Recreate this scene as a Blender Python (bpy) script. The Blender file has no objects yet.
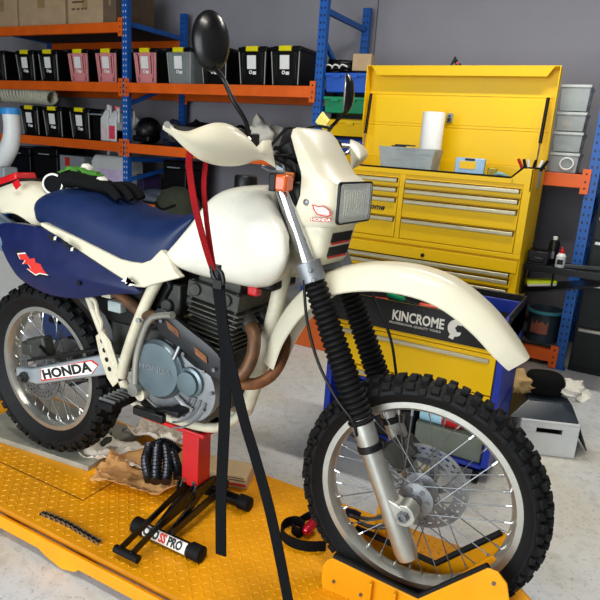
import bpy, bmesh, math, random
from mathutils import Vector as V, Matrix as Mx, noise as NZ
random.seed(7)
S = bpy.context.scene
COL = S.collection
PI = math.pi
# ---------------------------------------------------------------- camera
CAM = V((1.8277, -1.4678, 1.2274))
F = 599.28
_R = V((0.8738666, 0.48160203, 0.06645782)); _D = V((0.17800676, -0.18975231, -0.9655608)); _N = V((-0.45240552, 0.85560128, -0.25154662))
cd = bpy.data.cameras.new('camera'); co = bpy.data.objects.new('camera', cd); COL.objects.link(co)
m = Mx((( _R.x, -_D.x, -_N.x, CAM.x), (_R.y, -_D.y, -_N.y, CAM.y), (_R.z, -_D.z, -_N.z, CAM.z), (0, 0, 0, 1)))
co.matrix_world = m
cd.sensor_width = 36; cd.lens = 36 * F / 600; cd.clip_start = 0.05; cd.clip_end = 100
S.camera = co
def at(u, v, **k):
    """a measured point of the photograph on a real plane of the place"""
    d = _R * ((u - 300) / F) + _D * ((v - 300) / F) + _N
    a, val = list(k.items())[0]
    i = 'xyz'.index(a)
    return CAM + d * ((val - CAM[i]) / d[i])
# ---------------------------------------------------------------- materials
def lin(h):
    h = h.lstrip('#'); c = [int(h[i:i + 2], 16) / 255 for i in (0, 2, 4)]
    return tuple(((x + .055) / 1.055) ** 2.4 if x > .04045 else x / 12.92 for x in c) + (1,)
MATS = {}
def mat(name, col, rough=.5, metal=0., var=.08, scale=18., bump=0., bscale=120., coat=0., trans=0., emit=0., alpha=1., col2=None, thr=None, ior=1.45, spec=.5):
    if name in MATS: return MATS[name]
    m = bpy.data.materials.new(name); m.use_nodes = True; nt = m.node_tree; b = nt.nodes['Principled BSDF']
    tc = nt.nodes.new('ShaderNodeTexCoord'); n = nt.nodes.new('ShaderNodeTexNoise'); n.inputs['Scale'].default_value = scale; n.inputs['Detail'].default_value = 5
    nt.links.new(tc.outputs['Object'], n.inputs['Vector'])
    cr = nt.nodes.new('ShaderNodeValToRGB'); c = lin(col)
    lo, hi = (thr or (.3, .7))
    cr.color_ramp.elements[0].position = lo; cr.color_ramp.elements[1].position = hi
    c2 = lin(col2) if col2 else tuple(min(1, x * (1 + var)) for x in c[:3]) + (1,)
    c1 = c if col2 else tuple(x * (1 - var) for x in c[:3]) + (1,)
    cr.color_ramp.elements[0].color = c1; cr.color_ramp.elements[1].color = c2
    nt.links.new(n.outputs['Fac'], cr.inputs['Fac']); nt.links.new(cr.outputs['Color'], b.inputs['Base Color'])
    mr = nt.nodes.new('ShaderNodeMapRange'); mr.inputs['To Min'].default_value = max(.02, rough - .08); mr.inputs['To Max'].default_value = min(1, rough + .08)
    nt.links.new(n.outputs['Fac'], mr.inputs['Value']); nt.links.new(mr.outputs['Result'], b.inputs['Roughness'])
    b.inputs['Metallic'].default_value = metal
    b.inputs['Coat Weight'].default_value = coat
    b.inputs['Transmission Weight'].default_value = trans
    b.inputs['IOR'].default_value = ior; b.inputs['Specular IOR Level'].default_value = spec
    b.inputs['Alpha'].default_value = alpha
    if emit:
        b.inputs['Emission Color'].default_value = c; b.inputs['Emission Strength'].default_value = emit
    if bump:
        n2 = nt.nodes.new('ShaderNodeTexNoise'); n2.inputs['Scale'].default_value = bscale; n2.inputs['Detail'].default_value = 3
        nt.links.new(tc.outputs['Object'], n2.inputs['Vector'])
        bp = nt.nodes.new('ShaderNodeBump'); bp.inputs['Strength'].default_value = bump; bp.inputs['Distance'].default_value = .004
        nt.links.new(n2.outputs['Fac'], bp.inputs['Height']); nt.links.new(bp.outputs['Normal'], b.inputs['Normal'])
    MATS[name] = m; return m
white = mat('cream_plastic', 'cdc7b0', .36, var=.03, coat=.15, scale=6)
tankm = mat('tank_plastic', 'd6d3c5', .28, var=.03, coat=.25, scale=6)
navy = mat('navy_plastic', '0b1642', .38, var=.12, spec=.35)
seatm = mat('navy_vinyl', '11234a', .45, var=.12, bump=.1, bscale=400, spec=.4)
black = mat('black_plastic', '060607', .4, var=.2, spec=.35)
blackm = mat('black_paint', '050506', .3, var=.2, spec=.4)
rubber = mat('black_rubber', '060607', .65, var=.25, bump=.15, spec=.25)
tyrem = mat('tyre_rubber', '08090a', .65, var=.35, scale=30, bump=.2, spec=.3)
alu = mat('brushed_aluminium', 'b5b4ac', .33, metal=.85, var=.08, bump=.05)
alud = mat('cast_aluminium', '84878a', .45, metal=.7, var=.15, bump=.1)
chrome = mat('chrome_steel', 'c8cacb', .14, metal=1., var=.05)
steel = mat('dull_steel', '787a7c', .4, metal=.85, var=.15)
castd = mat('dark_casting', '3d3e3a', .5, metal=.5, var=.25, scale=40, bump=.15)
finm = mat('cylinder_fins', '57574f', .45, metal=.6, var=.2, scale=40)
framem = mat('cream_frame', 'c0b9a2', .45, var=.14, scale=25)
rust = mat('rusty_pipe', '4a2a1a', .55, metal=.4, var=.3, scale=25, col2='8a5a38', bump=.1)
silverswing = mat('swingarm_silver', 'a9b3b8', .35, metal=.6, var=.06)
redm = mat('red_paint', 'b80d14', .38, var=.08, coat=.1)
redp = mat('red_print', 'c22a20', .5, var=.05)
decalw = mat('white_print', 'e8e6de', .5, var=.03)
decalb = mat('black_print', '0a0a0c', .45, var=.05)
amber = mat('amber_lens', 'c8500f', .2, var=.1, coat=.4)
glass = mat('lens_glass', 'e8efec', .06, alpha=.28, var=.02)
reflm = mat('reflector', 'd3d6d4', .3, metal=.75, var=.08, scale=60)
yel = mat('yellow_enamel', 'eebf00', .4, var=.03, scale=4, spec=.3)
yel2 = mat('yellow_enamel_inside', 'f0c200', .42, var=.03, scale=4, spec=.3)
deckm = mat('yellow_deck_paint', 'e09607', .42, var=.1, scale=7, bump=.05, spec=.4)
deckd = mat('worn_yellow_paint', 'c07a08', .55, var=.15, scale=9, spec=.3)
grip = mat('drawer_pull', 'b9b396', .4, metal=.4, var=.06)
bluem = mat('rack_blue', '1556a8', .45, var=.1, scale=10)
bluet = mat('trolley_blue', '14309c', .4, var=.08)
orange = mat('rack_orange', 'e2600f', .48, var=.1, scale=8)
deckb = mat('shelf_board', '3a3432', .8, var=.2)
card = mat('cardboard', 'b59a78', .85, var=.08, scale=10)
cardd = mat('cardboard_shade', '6a5745', .85, var=.1)  # cardboard again, with shade painted into the colour
binb = mat('black_tub', '08090b', .35, var=.15, spec=.35)
binp = mat('pink_tub', 'd8898a', .45, var=.06)
binc = mat('clear_tub', 'b9c4c4', .2, trans=.55, var=.05, alpha=.85)
latch = mat('yellow_latch', 'e3d50f', .4, var=.05)
paper = mat('white_paper', 'e8e9e6', .8, var=.03)
wplast = mat('white_plastic', 'd3d6d6', .4, var=.04)
gplast = mat('grey_plastic', '8a9298', .5, var=.06)
greenm = mat('green_plastic', '0f8a5a', .45, var=.06)
bluep = mat('blue_plastic', '1a55b8', .45, var=.06)
pinkliq = mat('pink_coolant', 'e0435c', .3, var=.06)
strapb = mat('black_webbing', '07080b', .8, var=.2, bump=.3, bscale=500, spec=.15)
strapr = mat('red_webbing', '7c0a10', .8, var=.15, bump=.3, bscale=500, spec=.15)
olive = mat('olive_fabric', '2b3022', .9, var=.25, bump=.3, bscale=60)
darkcloth = mat('black_fabric', '08090a', .9, var=.3, bump=.4, bscale=60, spec=.2)
navycloth = mat('navy_fabric', '18223f', .9, var=.25, bump=.4, bscale=60)
redcloth = mat('red_fabric', 'a5141c', .85, var=.2, bump=.3, bscale=60)
whitecloth = mat('white_fabric', 'd5d2c6', .9, var=.08, bump=.4, bscale=40)
beigecloth = mat('beige_fabric', 'b89a66', .9, var=.1, bump=.4, bscale=40)
greencloth = mat('green_fabric', '3f7a24', .85, var=.3, scale=60, bump=.4, bscale=60)
kraft = mat('kraft_paper', 'c08d55', .7, var=.2, scale=14, bump=.3, bscale=30)
foil = mat('white_wrap', 'd9cdbb', .45, var=.15, scale=30, bump=.3, bscale=40)
neon = mat('neon_yellow', 'dcee1e', .5, var=.06)
hosec = mat('cream_hose', 'c9c7b0', .5, var=.08)
ventb = mat('blue_collar', '2a84c8', .4, var=.05)
darkcab = mat('charcoal_steel', '14181b', .45, var=.1, spec=.35)
olivep = mat('yellow_tag', 'e5d26a', .6, var=.1, scale=40)
chainm = mat('oily_chain', '35363a', .3, metal=.8, var=.3, scale=60)
chaino = mat('old_chain', '8e7c62', .4, metal=.6, var=.3, scale=60)
screenm = mat('board_plate', '8f8c7e', .6, var=.22, scale=9, bump=.05)
ltube = mat('lamp_diffuser', 'f4f8ff', .5, emit=6.)
# ---------------------------------------------------------------- geometry collector
def cat_rom(pts, k):
    pts = [V(p) for p in pts]
    if k <= 1: return pts
    out = []
    for i in range(len(pts) - 1):
        p0 = pts[max(i - 1, 0)]; p1 = pts[i]; p2 = pts[i + 1]; p3 = pts[min(i + 2, len(pts) - 1)]
        for j in range(k):
            t = j / k
            out.append(.5 * ((2 * p1) + (p2 - p0) * t + (2 * p0 - 5 * p1 + 4 * p2 - p3) * t * t + (3 * p1 - p0 - 3 * p2 + p3) * t ** 3))
    out.append(pts[-1]); return out
class MB:
    def __init__(s): s.v = []; s.f = []; s.mi = []; s.cur = 0; s.mats = []
    def use(s, m):
        if m not in s.mats: s.mats.append(m)
        s.cur = s.mats.index(m); return s
    def add(s, vs, fs):
        o = len(s.v); s.v += [V(p) for p in vs]
        for f in fs: s.f.append([i + o for i in f]); s.mi.append(s.cur)
        return s
    def box(s, c, d, R=None, taper=1.):
        c = V(c); x, y, z = d[0] / 2, d[1] / 2, d[2] / 2
        vs = [V((sx * x * (taper if sz < 0 else 1), sy * y * (taper if sz < 0 else 1), sz * z)) for sx, sy, sz in ((-1, -1, -1), (1, -1, -1), (1, 1, -1), (-1, 1, -1), (-1, -1, 1), (1, -1, 1), (1, 1, 1), (-1, 1, 1))]
        if R is not None: vs = [R @ p for p in vs]
        return s.add([c + p for p in vs], [(0, 3, 2, 1), (4, 5, 6, 7), (0, 1, 5, 4), (1, 2, 6, 5), (2, 3, 7, 6), (3, 0, 4, 7)])
    def bb(s, a, b): return s.box([(a[i] + b[i]) / 2 for i in range(3)], [abs(a[i] - b[i]) for i in range(3)])
    def beam(s, p0, p1, w, h, up=(0, 0, 1)):
        p0 = V(p0); p1 = V(p1); d = (p1 - p0).normalized(); up = V(up)
        if abs(d.dot(up)) > .98: up = V((0, 1, 0))
        sd = d.cross(up).normalized(); u2 = sd.cross(d)
        vs = []
        for p in (p0, p1):
            for a, b in ((-1, -1), (1, -1), (1, 1), (-1, 1)): vs.append(p + sd * (a * w / 2) + u2 * (b * h / 2))
        return s.add(vs, [(0, 3, 2, 1), (4, 5, 6, 7), (0, 1, 5, 4), (1, 2, 6, 5), (2, 3, 7, 6), (3, 0, 4, 7)])
    def loft(s, rings, cap=True, closed=False):
        n = len(rings[0]); vs = [p for r in rings for p in r]; fs = []
        L = len(rings)
        for i in range(L if closed else L - 1):
            a = i * n; b = ((i + 1) % L) * n
            for j in range(n): fs.append((a + j, a + (j + 1) % n, b + (j + 1) % n, b + j))
        if cap and not closed: fs += [tuple(range(n))[::-1], tuple(range((L - 1) * n, L * n))]
        return s.add(vs, fs)
    def tube(s, pts, r, n=10, k=1, closed=False, cap=True):
        P = cat_rom(pts, k)
        rr = r if isinstance(r, (list, tuple)) else None
        rings = []; prev = None; L = len(P)
        for i, p in enumerate(P):
            if closed: t = P[(i + 1) % L] - P[i - 1]
            else: t = P[min(i + 1, L - 1)] - P[max(i - 1, 0)]
            t = t.normalized() if t.length > 1e-9 else V((0, 0, 1))
            if prev is None:
                a = V((0, 0, 1)) if abs(t.z) < .9 else V((1, 0, 0)); u = t.cross(a).normalized()
            else: u = (prev - t * prev.dot(t)).normalized()
            prev = u; w = t.cross(u)
            if rr:
                x = i / max(L - 1, 1) * (len(rr) - 1); q = min(int(x), len(rr) - 2); R_ = rr[q] + (rr[q + 1] - rr[q]) * (x - q)
            else: R_ = r
            rings.append([p + (u * math.cos(2 * PI * j / n) + w * math.sin(2 * PI * j / n)) * R_ for j in range(n)])
        return s.loft(rings, cap, closed)
    def cyl(s, p0, p1, r, r1=None, n=20): return s.tube([p0, p1], [r, r if r1 is None else r1], n)
    def lathe(s, prof, o, ax, n=32, closed=False):
        """prof: (radius, height along axis)"""
        o = V(o); ax = V(ax).normalized(); a = V((0, 0, 1)) if abs(ax.z) < .9 else V((1, 0, 0)); u = ax.cross(a).normalized(); w = ax.cross(u)
        rings = [[o + ax * h + (u * math.cos(2 * PI * j / n) + w * math.sin(2 * PI * j / n)) * r for j in range(n)] for r, h in prof]
        return s.loft(rings, not closed, closed)
    def prism(s, front, off):
        n = len(front); off = V(off); a = [V(p) for p in front]; b = [p + off for p in a]
        return s.add(a + b, [tuple(range(n)), tuple(range(2 * n - 1, n - 1, -1))] + [(i, i + n, (i + 1) % n + n, (i + 1) % n) for i in range(n)])
    def plate(s, poly, nrm, th, bulge=0., k=1):
        """puffed panel: outline poly, bulging along nrm, thickness th behind"""
        P = [V(p) for p in poly]
        if k > 1: P = cat_rom(P + [P[0]], k)[:-1]
        nrm = V(nrm).normalized(); c = sum(P, V()) / len(P); rings = []
        rings.append([p - nrm * th for p in P]); 
        for q in (1., .97, .85, .65, .4, .15):
            rings.append([c + (p - c) * q + nrm * (bulge * (1 - q * q)) for p in P])
        bk = [[c + (p - c) * q + nrm * (bulge * (1 - q * q) - th) for p in P] for q in (.15, .4, .65, .85)]
        s.loft(bk + rings, True); return s
    def ribbon(s, pts, wd, w, th=.003, k=4):
        P = cat_rom(pts, k); wd = V(wd).normalized(); rings = []
        for i, p in enumerate(P):
            t = (P[min(i + 1, len(P) - 1)] - P[max(i - 1, 0)]).normalized(); x = (wd - t * wd.dot(t)).normalized(); y = t.cross(x)
            rings.append([p + x * (a * w / 2) + y * (b * th / 2) for a, b in ((-1, -1), (1, -1), (1, 1), (-1, 1))])
        return s.loft(rings)
    def ell(s, c, r, R=None, n=16, m_=10, amp=0., fr=6.):
        c = V(c); rings = []
        for i in range(1, m_):
            ph = PI * i / m_; ring = []
            for j in range(n):
                th = 2 * PI * j / n; p = V((math.sin(ph) * math.cos(th), math.sin(ph) * math.sin(th), math.cos(ph)))
                q = 1 + (amp * NZ.noise(p * fr * .4 + c * 9) if amp else 0)
                p = V((p.x * r[0], p.y * r[1], p.z * r[2])) * q
                ring.append(c + (R @ p if R is not None else p))
            rings.append(ring)
        top = c + (R @ V((0, 0, r[2])) if R is not None else V((0, 0, r[2]))); bot = c - (top - c); o = len(s.v)
        s.loft(rings, False); L = len(rings)
        s.v += [top, bot]; a = o + L * n; b = a + 1
        for j in range(n):
            s.f.append([a, o + j, o + (j + 1) % n]); s.mi.append(s.cur)
            s.f.append([b, o + (L - 1) * n + (j + 1) % n, o + (L - 1) * n + j]); s.mi.append(s.cur)
        return s
    def xf(s, M): s.v = [M @ p for p in s.v]; return s
    def split(s, name, mt=None, parent=None, gap=.001, **kw):
        """one object per separate piece"""
        n = len(s.v); par = list(range(n))
        def fd(i):
            while par[i] != i: par[i] = par[par[i]]; i = par[i]
            return i
        for f in s.f:
            a = fd(f[0])
            for j in f[1:]: par[fd(j)] = a
        isl = {}
        for i in range(n): isl.setdefault(fd(i), []).append(i)
        keys = list(isl); bx = {k: ([min(s.v[i][c] for i in isl[k]) - gap for c in range(3)], [max(s.v[i][c] for i in isl[k]) + gap for c in range(3)]) for k in keys}
        grp = {k: k for k in keys}
        def fg(k):
            while grp[k] != k: k = grp[k]
            return k
        for i, a in enumerate(keys):
            for c in keys[:i]:
                if all(bx[a][0][q] <= bx[c][1][q] and bx[c][0][q] <= bx[a][1][q] for q in range(3)): grp[fg(a)] = fg(c)
        out = []
        for g in dict.fromkeys(fg(k) for k in keys):
            m_ = MB(); m_.mats = list(s.mats); idx = {}
            for f, mi in zip(s.f, s.mi):
                if fg(fd(f[0])) != g: continue
                for i in f:
                    if i not in idx: idx[i] = len(m_.v); m_.v.append(s.v[i])
                m_.f.append([idx[i] for i in f]); m_.mi.append(mi)
            out.append(m_.build(name, mt, parent, **kw))
        return out[0]
    def build(s, name, mt=None, parent=None, bev=0., seg=2, ang=38, sub=0):
        me = bpy.data.meshes.new(name); me.from_pydata([tuple(p) for p in s.v], [], s.f)
        for mm in (s.mats or [mt]): me.materials.append(mm)
        if s.mats: me.polygons.foreach_set('material_index', s.mi)
        b = bmesh.new(); b.from_mesh(me); bmesh.ops.recalc_face_normals(b, faces=b.faces); b.to_mesh(me); b.free()
        o = bpy.data.objects.new(name, me); COL.objects.link(o)
        me.polygons.foreach_set('use_smooth', [True] * len(me.polygons)); me.set_sharp_from_angle(angle=math.radians(ang))
        if bev:
            q = o.modifiers.new('bevel', 'BEVEL'); q.width = bev; q.segments = seg; q.limit_method = 'ANGLE'; q.angle_limit = math.radians(ang); q.harden_normals = False
        if sub:
            q = o.modifiers.new('sub', 'SUBSURF'); q.levels = sub; q.render_levels = sub
        if parent is not None: adopt(o, parent)
        return o
BASE = {}
def adopt(o, parent):
    o.parent = parent
    if parent.name in BASE: o.matrix_parent_inverse = Mx.Translation(-BASE[parent.name])
def tag(o, label, cat, group=None):
    o['label'] = label; o['category'] = cat
    if group: o['group'] = group
    return o
def thing(name, label, cat, base=(0, 0, 0), group=None):
    o = bpy.data.objects.new(name, None); o.empty_display_size = .05; COL.objects.link(o); o.location = base; BASE[o.name] = V(base)
    return tag(o, label, cat, group)
def struct(o): o['kind'] = 'structure'; return o
def dup(root, loc, rz=0., label=None, sc=None):
    r = root.copy(); COL.objects.link(r); r.location = loc; r.rotation_euler = (0, 0, rz)
    if sc: r.scale = sc
    if label: r['label'] = label
    for ch in list(root.children):
        c = ch.copy(); COL.objects.link(c); c.parent = r
        for g in list(ch.children):
            d = g.copy(); COL.objects.link(d); d.parent = c
    return r
def text(s, o, right, up, size, mt, parent, name='lettering', ext=.0006, bold=.0, shear=0., sx=1.):
    c = bpy.data.curves.new('t', 'FONT'); c.body = s; c.size = 1; c.extrude = ext / size; c.offset = bold; c.shear = shear; c.align_x = 'CENTER'; c.align_y = 'CENTER'; c.resolution_u = 3
    t = bpy.data.objects.new('t', c); COL.objects.link(t); bpy.context.view_layer.update()
    me = bpy.data.meshes.new_from_object(t.evaluated_get(bpy.context.evaluated_depsgraph_get()))
    bpy.data.objects.remove(t); r = V(right).normalized(); u = V(up); u = (u - r * u.dot(r)).normalized(); n = r.cross(u)
    o = V(o)
    for v in me.vertices:
        p = v.co; v.co = o + r * (p.x * size * sx) + u * (p.y * size) + n * (p.z * size)
    me.materials.clear(); me.materials.append(mt); me.name = name
    ob = bpy.data.objects.new(name, me); COL.objects.link(ob)
    if parent is not None: adopt(ob, parent)
    return ob
def rotz(a): return Mx.Rotation(a, 3, 'Z')
FZ = -.15      # workshop floor
DZ = -.025     # deck of the lift
# ================================================================ SETTING
def floor_mat():
    m = bpy.data.materials.new('painted_concrete'); m.use_nodes = True; nt = m.node_tree; b = nt.nodes['Principled BSDF']; L = nt.links.new
    tc = nt.nodes.new('ShaderNodeTexCoord')
    n1 = nt.nodes.new('ShaderNodeTexNoise'); n1.inputs['Scale'].default_value = 1.3; n1.inputs['Detail'].default_value = 6
    n2 = nt.nodes.new('ShaderNodeTexNoise'); n2.inputs['Scale'].default_value = 90; n2.inputs['Detail'].default_value = 4
    n3 = nt.nodes.new('ShaderNodeTexNoise'); n3.inputs['Scale'].default_value = 22; n3.inputs['Detail'].default_value = 8
    for n in (n1, n2, n3): L(tc.outputs['Object'], n.inputs['Vector'])
    r1 = nt.nodes.new('ShaderNodeValToRGB'); r1.color_ramp.elements[0].position = .42; r1.color_ramp.elements[1].position = .6
    r1.color_ramp.elements[0].color = lin('d6dadd'); r1.color_ramp.elements[1].color = lin('d0ccc0'); L(n1.outputs['Fac'], r1.inputs['Fac'])
    r2 = nt.nodes.new('ShaderNodeValToRGB'); r2.color_ramp.elements[0].position = .27; r2.color_ramp.elements[1].position = .42
    r2.color_ramp.elements[0].color = (.18, .18, .19, 1); r2.color_ramp.elements[1].color = (1, 1, 1, 1); L(n2.outputs['Fac'], r2.inputs['Fac'])
    r3 = nt.nodes.new('ShaderNodeValToRGB'); r3.color_ramp.elements[0].position = .3; r3.color_ramp.elements[1].position = .5
    r3.color_ramp.elements[0].color = (.55, .53, .5, 1); r3.color_ramp.elements[1].color = (1, 1, 1, 1); L(n3.outputs['Fac'], r3.inputs['Fac'])
    a = nt.nodes.new('ShaderNodeMix'); a.data_type = 'RGBA'; a.blend_type = 'MULTIPLY'; a.inputs[0].default_value = .5
    L(r1.outputs['Color'], a.inputs[6]); L(r2.outputs['Color'], a.inputs[7])
    c = nt.nodes.new('ShaderNodeMix'); c.data_type = 'RGBA'; c.blend_type = 'MULTIPLY'; c.inputs[0].default_value = .35
    L(a.outputs[2], c.inputs[6]); L(r3.outputs['Color'], c.inputs[7]); L(c.outputs[2], b.inputs['Base Color'])
    b.inputs['Roughness'].default_value = .5
    return m
X0, X1, Y0, Y1, ZC = -6.2, 2.75, -4.2, 3.75, 3.1
walm = mat('grey_wall_paint', '95939a', .75, var=.04, scale=3, bump=.03)
walw = mat('white_wall_paint', '8e8e90', .75, var=.04, scale=3)
b = MB(); b.bb((X0, Y0 - 3, FZ - .1), (X1, Y1, FZ)); struct(b.build('floor', floor_mat()))
b = MB(); b.bb((X0, Y1, FZ), (X1, Y1 + .1, ZC)); struct(b.build('wall_back', walm))
p = at(376, 30, y=Y1)
b = MB(); b.bb((p.x - .004, Y1 - .003, FZ), (p.x + .004, Y1 + .01, ZC - .01)); struct(b.build('trim_1', mat('panel_joint', '55555a', .8)))
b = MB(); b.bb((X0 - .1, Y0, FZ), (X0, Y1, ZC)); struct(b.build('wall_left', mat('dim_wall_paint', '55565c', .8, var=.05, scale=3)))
b = MB(); b.bb((X1, Y0, FZ), (X1 + .1, Y1, ZC)); struct(b.build('wall_right', walw))
b = MB(); b.bb((X0, Y0, ZC), (X1, Y1, ZC + .1)); struct(b.build('ceiling', mat('roof_sheet', '5c5d60', .6, var=.06, scale=3)))
# front wall with the open roller-door bay behind the camera
b = MB(); b.bb((X0, Y0 - .1, FZ), (-1.9, Y0, ZC)); b.bb((2.2, Y0 - .1, FZ), (X1, Y0, ZC)); b.bb((-1.9, Y0 - .1, 2.75), (2.2, Y0, ZC)); struct(b.build('wall_front', walw))
# ================================================================ LIFT TABLE
lift = thing('motorcycle_lift', 'yellow steel motorcycle lift table with raised tread pattern, standing on the floor', 'lift table', (.6, 0, FZ))
def deck():
    b = MB(); b.use(deckm); x0, x1, y0, y1 = -1.0, 1.72, -.352, .332
    b.bb((x0, y0, DZ - .012), (x1, y1, DZ))
    sp = .0235; i = 0
    x = x0 + .02
    while x < x1 - .01:
        j = 0; y = y0 + .02
        while y < y1 - .01:
            a = PI / 4 if (i + j) % 2 else -PI / 4
            a += .12
            c, s_ = math.cos(a), math.sin(a); L_, w_, h_ = .0095, .0034, .0022
            pts = [(-L_, 0, 0), (0, -w_, 0), (L_, 0, 0), (0, w_, 0), (-L_ * .4, 0, h_), (L_ * .4, 0, h_)]
            skip = (x < .22 and -.09 < y < .3)
            if not skip:
                b.add([(x + px * c - py * s_, y + px * s_ + py * c, DZ + pz) for px, py, pz in pts], [(0, 1, 4), (1, 5, 4), (1, 2, 5), (2, 3, 5), (3, 4, 5), (3, 0, 4)])
            y += sp; j += 1
        x += sp; i += 1
    b.use(decalb)
    b.bb((x0, -.177, DZ - .001), (.343, -.174, DZ + .0007)); b.bb((.3415, -.177, DZ - .001), (.3445, .3, DZ + .0007))
    return b.build('deck', None, lift, ang=30)
deck()
b = MB(); y = -.352
# side beam with the notched lower edge and raised foot, as a profile along x
prof = [(-1.0, -.064), (1.70, -.064), (1.70, -.112), (.52, -.112), (.50, -.128), (.44, -.143), (.37, -.128), (.33, -.112), (-1.0, -.112)]
for yy, th in ((-.354, .012), (.322, .012)): b.prism([(q[0], yy, q[1]) for q in prof], (0, th, 0))
b.build('side_beam', deckm, lift, bev=.002)
b = MB()
b.bb((-.98, -.332, -.072), (1.68, .31, -.037))
for x in (-.9, -.2, .5, 1.2, 1.64): b.bb((x, -.325, -.11), (x + .04, .315, -.037))
b.build('under_frame', deckd, lift)
b = MB(); b.bb((-1.0, -.3525, DZ - .0125), (1.72, -.350, DZ - .0005)); b.build('edge_lip', deckd, lift)
for x, yy in ((-.92, -.2), (-.92, .2), (1.6, -.2), (1.6, .2), (.15, -.31), (.15, .28)):
    b = MB(); b.cyl((x, yy - .012, FZ + .022), (x, yy + .012, FZ + .022), .022, n=16); b.bb((x - .012, yy - .018, FZ + .022), (x + .012, yy + .018, -.04)); b.build('caster', deckd, lift)
# D ring on deck
c = at(125, 434, z=DZ + .012)
b = MB(); b.tube([c + V((math.cos(t) * .016, .004 * math.sin(t), math.sin(t) * .016 + .006)) for t in [2 * PI * k / 16 for k in range(16)]], .003, 8, closed=True); b.bb(c + V((-.015, -.008, -.012)), c + V((.015, .008, -.004))); b.build('tie_ring', steel, lift)
# front wheel chock
chk = thing('wheel_chock', 'yellow V-shaped wheel chock with black rubber edging, clamping the front tyre', 'wheel chock', (1.5, 0, DZ))
poly = [(1.235, .0), (1.236, .05), (1.247, .074), (1.264, .085), (1.519, .068), (1.680, .238), (1.705, .238), (1.730, .215), (1.748, .15), (1.752, .02), (1.745, DZ), (1.24, DZ)]
for s_ in (-1, 1):
    b = MB(); b.prism([(q[0], s_ * .094, q[1]) for q in poly], (0, -s_ * .006, 0))
    for gx in (1.39, 1.46): b.bb((gx - .004, s_ * .094, DZ), (gx + .004, s_ * .112, .07))
    ck = b.build('cheek_plate', deckm, chk, bev=.0015)
    b = MB(); b.tube([(1.262, s_ * .080, .084), (1.517, s_ * .080, .066), (1.679, s_ * .080, .236)], .009, 6); b.build('rubber_edging', rubber, ck)
    b = MB()
    for q in ((1.275, .015), (1.36, .01), (1.70, .205), (1.725, .12), (1.56, .05)): b.cyl((q[0], s_ * .094, q[1]), (q[0], s_ * .099, q[1]), .005, n=8)
    b.split('bolt', steel, ck)
b = MB(); b.bb((1.30, -.088, DZ), (1.36, .088, DZ + .004)); b.beam((1.6, 0, DZ), (1.745, 0, .16), .176, .005, (0, 1, 0)); b.split('cross_plate', deckm, chk)
b = MB(); b.beam((1.33, .125, DZ), (1.33, .125, .2), .035, .035); b.cyl((1.30, .125, .05), (1.30, .2, .05), .01, n=10); b.build('clamp_post', deckm, chk, bev=.002)
# plate under the rear wheel
pl = [(-.42, -.10), (.215, -.035), (.185, .29), (-.42, .29)]
b = MB(); b.prism([(q[0], q[1], DZ) for q in pl], (0, 0, .022)); tag(b.build('wheel_plate', screenm, bev=.002), 'worn grey plate lying on the lift deck under the rear wheel', 'plate')
# ================================================================ JACK STAND
jk = thing('jack_stand', 'red and black scissor jack stand propping the engine up on the yellow deck', 'jack stand', (.75, -.05, DZ))
for yy in (-.2, .1):
    o = 0 if yy < 0 else 0.0
    xa, xb = (.607, .885) if yy < 0 else (.60, .86)
    b = MB(); b.cyl((xa + .02, yy, DZ + .024), (xb - .02, yy, DZ + .024), .021, n=20); tb = b.build('base_tube', blackm, jk)
    b = MB()
    for x_, sg in ((xa, 1), (xb, -1)): b.lathe([(.02, 0), (.026, .004), (.026, .045), (.022, .05)], (x_, yy, DZ + .026), (sg, 0, 0), 20)
    b.split('end_cap', rubber, tb)
    if yy < 0:
        # wrap-round white label with red and black lettering
        n_ = V((.25, -.83, .5)).normalized(); u_ = V((1, 0, 0)).cross(n_) * -1
        cc = V((.745, yy, DZ + .024))
        b = MB(); seg = []
        for k in range(7):
            a = math.radians(95 + k * 17.5); seg.append(V((0, math.cos(a), math.sin(a) * 1)))
        pts = []
        rings = [[cc + V((dx, 0, 0)) + q * .0215 for q in seg] for dx in (-.085, .085)]
        b.add(rings[0] + rings[1], [(i, i + 1, i + 8, i + 7) for i in range(6)]); b.build('label', decalw, tb)
        nn = V((0, -.82, .57)).normalized(); up = V((0, .57, .82))
        for s_, dx, mt in (('CRO', -.052, decalb), ('SS', -.004, redp), ('PRO', .044, decalb)):
            text(s_, cc + V((dx, 0, 0)) + nn * .0218, (1, 0, 0), up, .036, mt, tb, 'lettering', bold=.04, sx=.8)
JC = V((.735, -.05, 0))
b = MB()
for dx in (-.028, .028):
    b.beam((JC.x + dx - .02, -.2, .0), (JC.x + dx, .0, .12), .008, .026); b.beam((JC.x + dx - .02, .1, .0), (JC.x + dx, -.09, .13), .008, .026)
    b.beam((JC.x + dx * 1.3, -.10, .12), (JC.x + dx * 1.3, -.0, .12), .008, .03)
    b.beam((JC.x + dx, -.2, .03), (JC.x + dx, .1, .05), .008, .03)
b.build('scissor_leg', blackm, jk, bev=.0015)
b = MB()
for dx in (-.02, .026): b.beam((.69 + dx, -.325, .012), (JC.x + dx * .7, -.08, .125), .007, .022)
lv = b.build('lever', blackm, jk, bev=.0015)
b = MB(); b.cyl((.652, -.327, .008), (.745, -.327, .008), .0125, n=14); b.build('foot_pedal', rubber, lv)
b = MB(); b.bb((JC.x - .033, JC.y - .033, .125), (JC.x + .033, JC.y + .033, .318)); post = b.build('post', redm, jk, bev=.003)
b = MB()
for dx in (-.02, .02): b.cyl((JC.x + dx, JC.y - .04, .145), (JC.x + dx, JC.y + .04, .145), .007, n=10)
b.split('bolt', chrome, post)
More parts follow.
